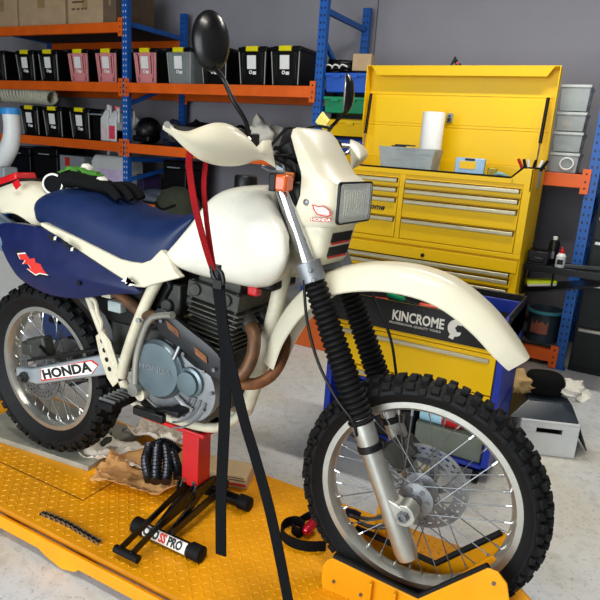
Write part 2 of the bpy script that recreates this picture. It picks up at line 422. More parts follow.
b = MB(); b.prism([(.545, -.10, .318), (.80, -.10, .318), (.80, .03, .318), (.545, .03, .318)], (0, 0, .014)); tp = b.build('top_plate', redm, jk, bev=.003)
b = MB(); b.bb((.56, -.095, .332), (.64, .025, .339)); b.bb((.70, -.095, .332), (.78, .025, .339)); b.split('rubber_pad', rubber, tp, bev=.002)
# ================================================================ MOTORCYCLE
bike = thing('motorcycle', 'cream and navy off-road motorcycle on the yellow lift, propped by the red jack stand', 'motorcycle', (.7, 0, DZ))
ST = .065
def wheel(pname, C, rl, w_rim, ro, w_t, N, st, hub_r, disc):
    T = Mx.Translation(C) @ Mx.Rotation(st, 4, 'Z')
    b = MB(); hw = w_t / 2; rb = rl - .004
    prof = [(rb, -w_rim * .95), (rb + .012, -w_rim * 1.1), ((rb + ro) / 2 - .004, -hw * 1.0), (ro - .030, -hw * .93), (ro - .016, -hw * .55), (ro - .012, 0)]
    prof = prof + [(r, -h) for r, h in prof[:-1][::-1]]
    b.lathe([(r, h) for r, h in prof] + [(rb - .004, 0)], (0, 0, 0), (0, 1, 0), 96, closed=True)
    for k in range(N):
        a = 2 * PI * k / N; R = Mx.Rotation(-a, 3, 'Y')
        def kn(y, r, tilt, d):
            p = R @ V((r, y, 0)); b.box(p, d, R @ Mx.Rotation(tilt, 3, 'Z'), .82 if 0 else 1.)
        ln = 2 * PI * ro / N
        if k % 2 == 0:
            for s_ in (-1, 1):
                kn(s_ * hw * .33, ro - .008, s_ * .25, (.018, hw * .42, ln * .62))
                kn(s_ * hw * .90, ro - .030, s_ * .95, (.018, hw * .40, ln * .60))
        else:
            kn(0, ro - .007, 0, (.018, hw * .5, ln * .55))
            for s_ in (-1, 1): kn(s_ * hw * .78, ro - .021, s_ * .7, (.019, hw * .44, ln * .66))
    tyre = b.xf(T).build(pname, tyrem, bike, bev=.0018, seg=1, ang=30)
    b = MB(); w = w_rim
    prof = [(rl, -w), (rl, -w + .005), (rl - .010, -w + .008), (rl - .019, -w * .45), (rl - .021, 0), (rl - .019, w * .45), (rl - .010, w - .008), (rl, w - .005), (rl, w), (rl - .016, w), (rl - .026, w * .55), (rl - .031, 0), (rl - .026, -w * .55), (rl - .016, -w)]
    b.lathe(prof, (0, 0, 0), (0, 1, 0), 96, closed=True)
    rim = b.xf(T).build('rim', alu, tyre, ang=40)
    b = MB(); n = 36
    for k in range(n):
        s_ = 1 if k % 2 else -1; d = 1 if (k // 2) % 2 else -1
        a = 2 * PI * k / n; a0 = a + d * .95
        p0 = V((math.cos(a0) * hub_r, s_ * .030, math.sin(a0) * hub_r)); p1 = V((math.cos(a) * (rl - .026), s_ * .004, math.sin(a) * (rl - .026)))
        b.use(steel).cyl(p0, p1, .0017, n=6)
        q = p1 + (p0 - p1).normalized() * .02; b.use(chrome).cyl(p1, q, .0034, n=6)
    b.xf(T).build('spokes', None, tyre)
    b = MB(); h = hub_r
    b.lathe([(.0, -.055), (.018, -.055), (.020, -.040), (h * .75, -.036), (h + .004, -.034), (h + .004, -.027), (h * .6, -.02), (h * .6, .02), (h + .004, .027), (h + .004, .034), (h * .75, .036), (.020, .042), (.018, .055), (0, .055)], (0, 0, 0), (0, 1, 0), 28)
    for k in range(6):
        a = 2 * PI * k / 6; b.cyl((math.cos(a) * h * .72, -.041, math.sin(a) * h * .72), (math.cos(a) * h * .72, -.03, math.sin(a) * h * .72), .007, n=6)
    b.xf(T).build('hub', alud, tyre)
    if disc:
        R_, y, ri = disc; b = MB(); nn = 72
        # ring with drilled holes modelled as radial slots between inner and outer bands
        def ring(r0, r1, t):
            b.lathe([(r0, y - t), (r1, y - t), (r1, y + t), (r0, y + t)], (0, 0, 0), (0, 1, 0), nn, closed=True)
        ring(R_ - .010, R_, .002); ring(R_ - .040, R_ - .030, .002); ring(R_ - .024, R_ - .017, .002)
        for k in range(30):
            a = 2 * PI * k / 30
            for r0, r1, da in ((R_ - .032, R_ - .022, 0), (R_ - .019, R_ - .008, .1)):
                b.beam((math.cos(a + da) * r0, y, math.sin(a + da) * r0), (math.cos(a + da) * r1, y, math.sin(a + da) * r1), .012, .004, (0, 1, 0))
        for k in range(6):
            a = 2 * PI * k / 6; b.beam((math.cos(a) * ri, y, math.sin(a) * ri), (math.cos(a + .25) * (R_ - .036), y, math.sin(a + .25) * (R_ - .036)), .004, .02, (math.cos(a), 0, math.sin(a)))
        b.xf(T).build('brake_disc', steel, tyre, ang=30)
    return tyre
FW = V((1.461, 0, .318)); RW = V((0, 0, .335))
wheel('front_tyre', FW, .2755, .026, .343, .092, 62, ST, .045, (.128, .048, .045))
wheel('rear_tyre', RW, .2435, .034, .334, .122, 52, 0, .050, (.110, -.062, .045))
# ---- fork
def leg(s_):
    ins = {-1: [(283, 190), (316, 270), (363, 416), (392, 500), (408, 558)]}
    if s_ < 0: P = [at(u, v, y=-.100) for u, v in ins[-1]]
    else: P = [V((p.x - .012, .100, p.z)) for p in LEG]
    return P
LEG = leg(-1); LEG = [LEG[0] + (LEG[-1] - LEG[0]) * ((p - LEG[0]).dot(LEG[-1] - LEG[0]) / (LEG[-1] - LEG[0]).length_squared) for p in LEG]
fork = None
for s_ in (-1, 1):
    P = LEG if s_ < 0 else leg(1)
    ax = (P[-1] - P[0]).normalized()
    b = MB(); b.cyl(P[0] - ax * .02, P[2], .0215, n=20)
    o = b.build('fork_leg', chrome, bike)
    if s_ < 0: fork = o
    # rubber boot, corrugated
    b = MB(); L_ = (P[2] - P[1]).length; n = 26; prof = []
    prof.append((.020, .0))
    for k in range(n):
        z = L_ * k / n; r = .030 + .006 * k / n
        prof += [(r - .005, z), (r + .001, z + L_ / n * .3), (r + .001, z + L_ / n * .6)]
    prof += [(.031, L_), (.024, L_ + .004)]
    b.lathe(prof, P[1] + ax * .018, ax, 24); b.build('fork_boot', rubber, o, ang=20)
    b = MB(); L2 = (P[-1] - P[2]).length
    b.lathe([(.0, -.005), (.031, -.005), (.0315, .02), (.0295, .06), (.0285, L2 * .55), (.030, L2 - .12), (.031, L2 - .02), (.027, L2), (.0, L2)], P[2], ax, 24)
    ac = V((FW.x, s_ * .1, FW.z)) + V((0, 0, 0))
    b.cyl(ac + V((0, -.024, 0)), ac + V((0, .024, 0)), .030, n=20)
    b.cyl(P[3] + V((0, -.018, 0)), P[3] + V((0, .018, 0)), .026, n=12); b.beam(P[3], ac, .036, .05, (0, 1, 0))
    sl = b.build('fork_slider', alu, o, bev=.002)
    b = MB()
    if s_ < 0:
        b.cyl(ac + V((0, -.032, 0)), ac + V((0, -.02, 0)), .017, n=6); b.lathe([(.008, 0), (.013, 0), (.013, -.006), (.008, -.006)], ac + V((0, -.032, 0)), (0, 1, 0), 16, closed=True)
    else: b.cyl(ac + V((0, .02, 0)), ac + V((0, .034, 0)), .016, n=6)
    b.split('axle_nut', steel, sl)
    # hose clamp band
    q = P[2] + ax * .075; b = MB(); b.lathe([(.0305, 0), (.0345, .001), (.0345, .018), (.0305, .019)], q, ax, 24, closed=True); b.box(q + V((.03, -s_ * .01, .005)), (.022, .02, .022)); b.build('hose_band', black, sl)
# disc caliper on the far fork leg
c = FW + V((-.085, .055, .07)); b = MB(); b.box(c, (.085, .05, .06), Mx.Rotation(.7, 3, 'Y')); b.box(c + V((.03, -.0, .035)), (.05, .06, .035), Mx.Rotation(.7, 3, 'Y')); b.build('brake_caliper', castd, bike, bev=.005)
# triple clamps and stem
P = LEG; ax = (P[-1] - P[0]).normalized(); PL = leg(1)
b = MB()
for q, w in ((P[1], .055), (P[0] - ax * .022, .026)):
    ql = V((q.x - .012, .1, q.z)); 
    for e in (q, ql): b.cyl(e - ax * w / 2, e + ax * w / 2, .034 if w > .05 else .028, n=18)
    mid = (q + ql) / 2 + V((-.045, 0, -.01)); b.beam(q, mid, .05, w * .8, ax); b.beam(ql, mid, .05, w * .8, ax)
for q in (P[1],):
    for d in (-.012, .014): b.cyl(q + ax * d + V((.02, -.036, 0)), q + ax * d + V((.02, .0, 0)), .006, n=8)
tri = b.split('triple_clamp', alud, bike, bev=.003)
top = P[0] + V((-.05, .1, .0)); bot = P[1] + V((-.055, .1, -.02))
b = MB(); b.cyl(top - ax * .03, bot + ax * .02, .03, n=18); b.build('steering_head', framem, bike)
# ---- front fender
path = [(.955, .60), (.985, .70), (1.045, .805), (1.135, .893), (1.25, .936), (1.37, .947), (1.48, .927), (1.575, .872), (1.643, .808), (1.682, .764)]
hws = [.045, .055, .066, .072, .074, .076, .076, .072, .062, .034]
def arch(pt, tn, hw, drop, th=.004, n=12, flat=.55):
    """arched cross-section across y"""
    nr = V((-tn.z, 0, tn.x)); out = []; inn = []
    for k in range(n + 1):
        q = -1 + 2 * k / n; y = q * hw; d = drop * max(0, (abs(q) - flat) / (1 - flat)) ** 1.6 + drop * .25 * q * q
        out.append(pt + V((0, y, 0)) - nr * d); inn.append(pt + V((0, y * .95, 0)) - nr * (d + th))
    return out + inn[::-1]
PT = cat_rom([V((x, 0, z)) for x, z in path], 4); rings = []
for i, p in enumerate(PT):
    tn = (PT[min(i + 1, len(PT) - 1)] - PT[max(i - 1, 0)]).normalized(); q = i / 4; j = min(int(q), len(hws) - 2); hw = hws[j] + (hws[j + 1] - hws[j]) * (q - j)
    rings.append(arch(p, tn, hw, .038 + .012 * math.sin(PI * min(1, i / len(PT)))))
RS = Mx.Translation((1.2, 0, 0)) @ Mx.Rotation(ST * .6, 4, 'Z') @ Mx.Translation((-1.2, 0, 0))
b = MB(); b.loft(rings); b.xf(RS).build('front_fender', white, bike, ang=50)
# ---- headlight cowl
RC = Mx.Translation((1.08, 0, 0)) @ Mx.Rotation(-.07, 4, 'Z') @ Mx.Translation((-1.092, 0, 0))
def srings(lst, n=24, th=0.):
    R_ = []
    for z, sx, hy, fx, e in lst:
        r = []
        for k in range(n + 1):
            t = -PI / 2 + PI * k / n; c_, s_ = math.cos(t), math.sin(t)
            r.append(V((sx + (fx - th - sx) * abs(c_) ** (2 / e), (hy - th) * math.copysign(abs(s_) ** (2 / e), s_), z)))
        R_.append(r)
    return R_
cw = [(1.268, 1.062, .072, 1.078, 2.2), (1.262, 1.062, .090, 1.092, 2.2), (1.245, 1.066, .103, 1.110, 2.3), (1.20, 1.088, .108, 1.143, 2.5), (1.16, 1.106, .108, 1.172, 2.8), (1.148, 1.108, .107, 1.192, 3.5), (1.138, 1.108, .106, 1.206, 4.5), (1.10, 1.106, .104, 1.210, 5.5), (1.06, 1.092, .102, 1.208, 5.5), (1.035, 1.086, .099, 1.204, 5), (1.022, 1.086, .094, 1.190, 4)]
def shell(lst, name, mt, parent):
    o_ = srings(lst); i_ = srings(lst, th=.005); rings = [a + c[::-1] for a, c in zip(o_, i_)]
    b = MB(); b.loft(rings); return b.xf(RC).build(name, mt, parent, ang=45)
cowl = shell(cw, 'headlight_cowl', white, bike)
ch = [(1.024, 1.088, .092, 1.186, 6), (1.0, 1.092, .090, 1.181, 6), (.955, 1.10, .084, 1.172, 6), (.930, 1.108, .080, 1.167, 6), (.920, 1.115, .076, 1.16, 5)]
chin = shell(ch, 'cowl_chin', white, cowl)
def facing(u, v, w, h, d=.004, yy=-.078):
    pass
b = MB()
for z0, z1 in ((.982, 1.008), (.944, .970)):
    for y_ in (-.04,):
        b.prism([V((1.1748 + (z0 - .96) * .2, -.054, z0)), V((1.1748 + (z0 - .96) * .2, .054, z0)), V((1.1748 + (z1 - .96) * .2, .054, z1)), V((1.1748 + (z1 - .96) * .2, -.054, z1))], (-.008, 0, 0))
b.xf(RC).build('vent_opening', black, chin)
b = MB()
for z in (.938, .976): b.bb((1.170, -.05, z), (1.176 + (z - .96) * .2, .05, z + .006))
b.xf(RC).build('reflector_strip', redp, chin)
# headlight
def rr(x, y, z, hw, hh, r, n=5):
    out = []
    for cx_, cz_, a0 in ((1, 1, 0), (-1, 1, 90), (-1, -1, 180), (1, -1, 270)):
        for k in range(n):
            a = math.radians(a0 + 90 * k / (n - 1)); out.append(V((x, y + cx_ * (hw - r) + math.cos(a) * r, z + cz_ * (hh - r) + math.sin(a) * r)))
    return out
zc = 1.089
b = MB(); b.loft([rr(1.207, 0, zc, .0915, .0535, .012), rr(1.214, 0, zc, .0915, .0535, .012), rr(1.214, 0, zc, .087, .049, .010), rr(1.207, 0, zc, .087, .049, .010)], closed=True)
bz = b.xf(RC).build('headlight_bezel', black, bike, ang=40)
b = MB(); b.loft([rr(1.2085, 0, zc, .0868, .0488, .01), rr(1.2145, 0, zc, .0868, .0488, .01), rr(1.2175, 0, zc, .07, .038, .01)])
for k in range(-5, 6): b.cyl((1.2160, k * .0135, zc - .034), (1.2165, k * .0135, zc + .034), .0016, n=6)
b.xf(RC).build('headlight_lens', glass, bz)
b = MB(); rg = []
for q, x in ((1., 1.2075), (.92, 1.196), (.75, 1.183), (.45, 1.174), (.15, 1.172)): rg.append(rr(x, 0, zc, .0865 * q, .0485 * q, .01 * q))
b.loft(rg, cap=False); b.cyl((1.172, 0, zc), (1.19, 0, zc), .012, n=12); b.xf(RC).build('reflector', reflm, bz)
# cowl bolt and winged decal on its side
q = at(321.5, 201, y=-.111); b = MB(); b.lathe([(.0, -.003), (.005, -.003), (.008, -.001), (.009, .003)], (1.125, -.1045, 1.085), (0, 1, 0), 16); b.xf(RC).build('cowl_bolt', steel, cowl)
def on_cowl(u, v, off=.0015):
    """point on the cowl's near side wall (photo measured), pushed out a little"""
    p = at(u, v, y=-.105); return p
wing = [(311.6, 204), (317, 206.4), (322.8, 205.5), (327, 208), (330.4, 211.6), (331, 216), (328, 217), (322.8, 216.4), (316.8, 214.8), (313.5, 210)]
def decal(px, mt, name, parent, y, th=.0012):
    P = [at(u, v, y=y) for u, v in px]; b = MB(); b.prism(P, (0, th, 0)); return b.build(name, mt, parent)
W1 = decal(wing, redp, 'wing_emblem', cowl, -.1125)
c_ = V((sum(a for a, _ in wing) / 10, sum(a for _, a in wing) / 10, 0))
decal([(c_.x + (u - c_.x) * .80, c_.y + (v - c_.y) * .74) for u, v in wing], decalw, 'emblem_field', cowl, -.1135)
b = MB(); b.tube([at(316, 209, y=-.1138), at(320, 211.5, y=-.1138), at(326, 212, y=-.1138)], .0006, 6); b.tube([at(317, 212, y=-.1138), at(321, 214, y=-.1138), at(327, 214.5, y=-.1138)], .0006, 6); b.build('emblem_feathers', redp, cowl)
decal([(310.5, 217.5), (331, 218.5), (331, 222), (310.5, 221)], redp, 'emblem_band', cowl, -.1125)
p = at(320.7, 219.8, y=-.1140); r_ = at(331, 220.4, y=-.114) - at(310.5, 219.3, y=-.114); text('HONDA', p, r_, (0, 0, 1), .0098, decalw, cowl, 'lettering', sx=1.5, bold=.02, ext=.0004)
# ---- fuel tank
def sect(x, zt, zb, hw, e=3., n=28, ex=0., skew=0., eb=None):
    zc_ = (zt + zb) / 2; h = (zt - zb) / 2; out = []
    for k in range(n):
        t = 2 * PI * k / n; c, s = math.cos(t), math.sin(t); e_ = eb if eb and s < 0 else e
        zz = math.copysign(abs(s) ** (2 / e_), s); yy = math.copysign(abs(c) ** (2 / e_), c)
        out.append(V((x + ex * zz + skew * abs(yy), yy * hw * (1 - .16 * max(0, zz)), zc_ + zz * h)))
    return out
tk = [(.668, .892, .872, .120, 3., .0, 0), (.676, .915, .866, .138, 4, .005, 0), (.705, .965, .850, .146, 4.5, .018, 0), (.745, 1.02, .838, .152, 4.5, .02, 0), (.80, 1.082, .832, .161, 4.5, .015, 0), (.87, 1.104, .829, .171, 4.2, .006, .01), (.93, 1.105, .828, .176, 4, -.005, .03), (.965, 1.096, .838, .177, 4, -.015, .05), (.99, 1.078, .862, .174, 4, -.018, .065), (1.005, 1.05, .90, .166, 4, -.015, .075), (1.012, 1.01, .935, .150, 3.5, -.005, .075)]
def interp(L, k):
    out = cat_rom([V(q[:3]) for q in L], k); out2 = cat_rom([V(q[3:6]) for q in L], k); out3 = cat_rom([V((q[6], 0, 0)) for q in L], k)
    return [tuple(a_) + tuple(b_) + (c_.x,) for a_, b_, c_ in zip(out, out2, out3)]
def sect3(x, zt, zb, hw, e, ex, skew, n=40, eb=None):
    zc_ = (zt + zb) / 2; h = (zt - zb) / 2; out = []
    for k in range(n):
        t = 2 * PI * k / n; c, s = math.cos(t), math.sin(t); e_ = eb if eb and s < 0 else e
        zz = math.copysign(abs(s) ** (2 / e_), s); yy = math.copysign(abs(c) ** (2 / e_), c)
        out.append(V((x + ex * zz + skew * yy * yy, yy * hw * (1 - .22 * max(0, zz) ** 2 - .10 * max(0, -zz) ** 2), zc_ + zz * h)))
    return out
b = MB(); b.loft([sect3(*q) for q in interp(tk, 5)]); tank = b.build('fuel_tank', tankm, bike, ang=50)
b = MB(); b.lathe([(.0, .03), (.03, .03), (.034, .024), (.034, .0), (.04, -.02)], (.85, 0, 1.10), (0, 0, 1), 24); b.build('fuel_cap', black, tank)
# ---- seat
def sect2(x, zt, zb, hw, e=3.6, n=28): return sect(x, zt, zb, hw, e, n)
se = [(.045, .965, .935, .045, 2.5, 0, 0), (.052, .982, .922, .085, 3., 0, 0), (.075, 1.002, .910, .113, 3.4, .0, 0), (.11, 1.018, .902, .126, 3.6, .0, 0), (.17, 1.031, .886, .135, 3.6, 0, 0), (.31, 1.028, .825, .142, 3.8, 0, 0), (.41, 1.002, .795, .142, 3.8, 0, 0), (.50, .984, .775, .142, 3.8, 0, 0), (.585, .984, .775, .141, 3.8, 0, 0), (.64, .996, .80, .138, 3.6, .01, 0), (.69, 1.018, .86, .130, 3.4, .03, 0), (.735, 1.040, .93, .112, 3, .03, 0)]
b = MB(); b.loft([sect3(*q, eb=9) for q in interp(se, 5)]); seat = b.build('seat', seatm, bike, ang=60)
# ---- side covers (cream strip) and navy panels, both sides
strip = [(.150, .910), (.30, .862), (.558, .775), (.600, .780), (.645, .799), (.735, .832), (.712, .85), (.690, .885), (.664, .905), (.625, .868), (.590, .853), (.545, .850), (.500, .852), (.322, .892), (.170, .921), (.148, .922)]
panel = [(-.045, .882), (.00, .905), (.162, .905), (.30, .862), (.42, .822), (.586, .768), (.52, .748), (.458, .734), (.36, .706), (.278, .691), (.19, .686), (.113, .696), (.055, .722), (.010, .758), (-.022, .80), (-.042, .845)]
for s_ in (-1, 1):
    b = MB(); b.prism([V((x, s_ * .150, z)) for x, z in strip], (0, -s_ * .03, 0)); sc = b.build('side_cover', white, bike, bev=.005, seg=3, ang=50)
    b = MB(); b.plate([V((x, s_ * (.155 + (.012 if x < .1 else 0)), z)) for x, z in panel], (0, s_, 0), .022, .022, k=3); pn = b.build('side_panel', navy, bike, ang=50)
    if s_ < 0:
        def pd(px, mt, name, y=-.183):
            P = [at(u, v, y=y) for u, v in px]; bb_ = MB(); bb_.prism(P, (0, .0015, 0)); return bb_.build(name, mt, pn)
        o1 = [(15, 251), (24, 250), (29, 257), (35, 256), (36, 262), (42, 264), (44, 270), (50, 278), (41, 276), (36, 278), (26, 270), (31, 270), (27, 264), (21, 264), (24, 259), (18, 258)]
        pd(o1, decalb, 'emblem', -.1800)
        c0 = V((32, 264, 0))
        pd([(c0.x + (u - c0.x) * .88, c0.y + (v - c0.y) * .82) for u, v in o1], decalw, 'emblem_outline', -.1812)
        pd([(c0.x + (u - c0.x) * .83, c0.y + (v - c0.y) * .74) for u, v in o1], redp, 'emblem_flash', -.1824)
        for (u, v) in ((52, 237), (70, 246), (66, 243)):
            pd([(u - 5, v - 3), (u + 1, v - 1), (u + 6, v + 5), (u + 1, v + 4), (u - 3, v + 2)], decalb, 'panel_slot', -.1765)
        for (u, v) in ((54, 237), (71, 248)): pd([(u, v), (u + 2.5, v - 1), (u + 1.5, v + 3), (u - .5, v + 3)], decalw, 'panel_clip', -.1785)
        b = MB(); p = at(80, 283, y=-.172); b.cyl(p, p + V((0, -.006, 0)), .008, n=12); b.build('panel_bolt', black, pn)
        pd([(121, 281), (127, 277), (125, 284), (133, 280), (128, 286), (136, 285)], decalw, 'emblem', -.168)
# ---- rear fender and tail
pth = [(.12, .985), (.05, 1.012), (-.03, 1.032), (-.11, 1.030), (-.20, 1.005), (-.30, .965), (-.42, .92)]
PT = cat_rom([V((x, 0, z)) for x, z in pth], 3); rings = []
for i, p in enumerate(PT):
    tn = (PT[min(i + 1, len(PT) - 1)] - PT[max(i - 1, 0)]).normalized()
    r = arch(p, -tn, .105 - .02 * i / len(PT), .085, .004, 12, .45); rings.append(r)
b = MB(); b.loft(rings); rf = b.build('rear_fender', white, bike, ang=50)
p = at(18, 178, y=.0); b = MB(); b.box((-.20, .03, 1.028), (.12, .09, .03), Mx.Rotation(-.3, 3, 'Y')); b.build('tail_lamp', redm, rf, bev=.008)
b = MB(); b.box((-.19, .03, 1.012), (.14, .10, .014), Mx.Rotation(-.3, 3, 'Y')); b.build('lamp_base', black, rf, bev=.004)
decal([(12, 183), (18, 179), (21, 185), (16, 190)], redm, 'reflector_sticker', rf, -.09)
b = MB(); b.bb((-.28, -.07, .87), (-.02, .07, .925)); b.bb((-.02, -.06, .87), (.10, .06, .92)); b.build('tool_tray', black, bike, bev=.01)
b = MB(); b.box((-.16, -.08, .905), (.10, .02, .035)); b.build('wiring_connector', mat('blue_wire', '2650a8', .5), bike, bev=.006)
b = MB(); b.box((-.13, -.085, .882), (.08, .02, .02)); b.build('wiring_sleeve', redm, bike, bev=.004)
# ---- muffler and exhaust
b = MB(); b.lathe([(0, 0), (.035, .0), (.042, .01), (.056, .04), (.058, .30), (.05, .345), (.030, .36), (.0, .36)], (.10, -.105, .80), (-.32, -.02, .09), 28); mf = b.build('muffler', mat('muffler_steel', '6f8598', .3, metal=.6), bike)
h1 = [(.915, -.05, .71), (.950, -.075, .685), (.962, -.10, .63), (.945, -.125, .58), (.90, -.140, .575), (.84, -.140, .605), (.76, -.138, .650), (.66, -.13, .682), (.55, -.115, .692), (.42, -.10, .735), (.25, -.10, .765), (.10, -.105, .80)]
h2 = [(.92, .035, .70), (.985, .035, .675), (1.008, .0, .62), (1.0, -.045, .568), (.965, -.09, .545), (.91, -.122, .555), (.85, -.128, .59)]
b = MB(); b.tube(h1, .0195, 14, 5); ex = b.build('exhaust_pipe', mat('burnt_pipe', '4a3c30', .5, metal=.5, var=.3, scale=18, col2='7a5134', bump=.1), bike)
b = MB(); b.tube(h2, .0175, 14, 5); b.build('exhaust_pipe', rust, bike)
hs = [(.652, .705), (.668, .732), (.70, .732), (.735, .714), (.80, .684), (.865, .655), (.905, .622), (.905, .575), (.88, .567), (.82, .598), (.755, .630), (.70, .650), (.668, .672)]
b = MB(); b.plate([V((x, -.166, z)) for x, z in hs], (0, -1, .25), .02, .006, k=2); hsd = b.build('heat_shield', mat('shield_black', '15171b', .4, var=.2), ex, ang=50)
b = MB()
for c0 in ((.735, .686), (.838, .630)):
    b.prism([V((c0[0] + dx, -.1735, c0[1] + dz)) for dx, dz in ((-.028, .02), (.018, -.002), (.022, -.024), (-.02, -.004))], (0, .002, 0))
b.split('shield_cutout', rust, hsd)
b = MB()
for c0 in ((.69, .70), (.885, .595)): b.cyl((c0[0], -.178, c0[1]), (c0[0], -.165, c0[1]), .006, n=8)
b.split('shield_bolt', steel, hsd)
# ---- engine
b = MB(); case = [(.555, .56), (.60, .645), (.70, .665), (.79, .64), (.855, .61), (.875, .55), (.865, .45), (.82, .385), (.66, .375), (.58, .41), (.545, .48)]
b.prism([V((x, -.125, z)) for x, z in case], (0, .25, 0)); eng = b.build('engine', castd, bike, bev=.008, ang=30)
cov = [(.585, .56), (.62, .61), (.69, .635), (.75, .60), (.80, .575), (.855, .56), (.875, .50), (.855, .44), (.80, .40), (.70, .395), (.62, .43), (.588, .48)]
b = MB(); b.plate([V((x, -.150, z)) for x, z in cov], (0, -1, 0), .05, .004, k=3); cv = b.build('crankcase_cover', alud, eng, ang=40)
b = MB()
for k in range(4):
    r = .105 + .018 * k; pts = []
    for j in range(9):
        a = math.radians(-62 + 62 * j / 8 - 15); pts.append(V((.69 + math.cos(a) * r, -.155, .515 + math.sin(a) * r)))
    b.tube(pts, .0035, 6)
b.build('cooling_ribs', alud, eng)
cc = V((.671, -.150, .541)); tilt = V((0, -1, 0))
b = MB(); b.lathe([(.094, 0), (.094, .014), (.086, .02), (.083, .026), (.06, .0275), (.0, .028)], cc, tilt, 48); cl = b.build('clutch_cover', mat('polished_cover', '66747a', .34, metal=.7, var=.08), eng, ang=35)
text('HONDA', cc + V((0, -.0285, .004)), (1, 0, 0), (0, 0, 1), .025, alud, cl, 'lettering', ext=.0012, sx=1.35)
c2 = V((.788, -.150, .527))
b = MB(); b.lathe([(.046, 0), (.046, .012), (.038, .016), (.036, .026), (.02, .0275), (.0, .0275)], c2, tilt, 36); b.build('filter_cover', MATS['polished_cover'], eng, ang=35)
b = MB()
for a in range(10):
    t = 2 * PI * a / 10; b.cyl(V((.715 + math.cos(t) * .152, -.148, .512 + math.sin(t) * .104)), V((.715 + math.cos(t) * .152, -.162, .512 + math.sin(t) * .104)), .006, n=8)
b.tube([(.74, -.16, .47), (.77, -.165, .455), (.80, -.16, .44)], .008, 8, 3); b.cyl((.735, -.17, .59), (.745, -.155, .63), .007, n=8)
b.split('case_bolt', steel, eng)
# cylinder with fins, leaning forward slightly
lean = Mx.Rotation(.12, 3, 'Y'); cb = V((.800, 0, .615))
b = MB(); b.use(finm)
for k in range(9):
    z = .012 + k * .0155; w = .165 if k < 6 else .18; d = .19 if k < 6 else .22
    b.box(cb + lean @ V((.01 if k > 5 else 0, 0, z)), (w, d, .0045), lean)
b.use(castd); b.box(cb + lean @ V((0, 0, .09)), (.13, .155, .16), lean)
cyl = b.build('cylinder', None, eng, bev=.0012, seg=1)
b = MB(); b.box(cb + lean @ V((0, 0, .172)), (.185, .21, .05), lean); b.box(cb + lean @ V((.0, 0, .215)), (.15, .16, .04), lean)
for dx in (-.06, .05):
    b.cyl(cb + lean @ V((dx, -.115, .175)), cb + lean @ V((dx, -.09, .175)), .019, n=12)
for dx in (-.08, .08): b.cyl(cb + lean @ V((dx, -.095, .10)), cb + lean @ V((dx, -.095, .2)), .006, n=8)
hd = b.build('cylinder_head', castd, eng, bev=.006)
b = MB(); b.cyl((.925, -.05, .70), (.875, -.04, .74), .026, n=14); b.cyl((.925, .035, .70), (.875, .035, .74), .026, n=14); b.build('exhaust_port', castd, hd)
b = MB(); b.box((.935, -.06, .815), (.035, .03, .03)); b.build('breather', redm, hd, bev=.006)
b = MB(); b.box((.64, -.04, .74), (.09, .09, .10)); b.cyl((.68, -.03, .735), (.76, -.02, .735), .03, n=14); b.cyl((.50, -.03, .735), (.60, -.03, .735), .03, n=14); b.cyl((.64, -.085, .72), (.64, -.1, .72), .022, n=12); b.build('carburettor', castd, bike, bev=.006)
# ---- frame
b = MB()
b.tube([(1.005, 0, .985), (.985, 0, .82), (.945, 0, .62), (.905, 0, .47), (.88, 0, .40)], .024, 14, 3)
fr = b.build('frame', framem, bike)
b = MB()
for s_ in (-1, 1): b.tube([(.90, 0, .43), (.86, s_ * .05, .375), (.80, s_ * .085, .355), (.62, s_ * .10, .355), (.52, s_ * .11, .375), (.475, s_ * .115, .44)], .0155, 12, 4)
b.build('cradle_tube', framem, fr)
for s_ in (-1, 1):
    b = MB(); b.tube([(.66, s_ * .09, .875), (.617, s_ * .120, .786), (.556, s_ * .124, .663), (.50, s_ * .122, .53), (.476, s_ * .118, .455)], .0185, 12, 4); b.build('frame_tube', framem, fr)
    b = MB(); b.tube([(.30, s_ * .115, .75), (.345, s_ * .122, .68), (.43, s_ * .125, .53), (.455, s_ * .122, .48)], .0125, 10, 3); b.build('subframe_tube', framem, fr)
    b = MB(); b.cyl((.56, s_ * .1, .67), (.57, s_ * .145, .67), .008, n=8); b.build('frame_bolt', steel, fr)
b = MB(); b.tube([(1.0, 0, .97), (.85, 0, .90), (.66, 0, .86), (.4, 0, .85), (.1, 0, .88)], .022, 10, 3); b.build('backbone', framem, fr)
# foot peg bracket plate with holes
br = [(.375, .575), (.405, .60), (.44, .57), (.47, .50), (.475, .44), (.45, .415), (.425, .44), (.395, .50)]
b = MB(); b.prism([V((x, -.128, z)) for x, z in br], (0, -.006, 0)); bk = b.build('peg_bracket', framem, fr, bev=.002)
b = MB()
for q in ((.405, .565), (.415, .535), (.425, .505), (.437, .475)): b.cyl((q[0], -.1345, q[1]), (q[0], -.128, q[1]), .0085, n=10)
b.build('bracket_hole', black, bk)
b = MB(); b.tube([(.352, -.128, .70), (.375, -.13, .69), (.385, -.13, .65), (.40, -.13, .625), (.395, -.13, .59)], .007, 8, 4); b.box((.40, -.10, .715), (.04, .02, .02)); b.build('bracket_hook', framem, bk)
b = MB(); b.box((.46, -.12, .69), (.055, .03, .035)); b.build('master_cylinder', mat('grey_reservoir', '8f9a98', .4), bike, bev=.004)
b = MB(); b.box((.36, -.125, .745), (.05, .004, .016)); b.build('warning_label', decalw, bike)
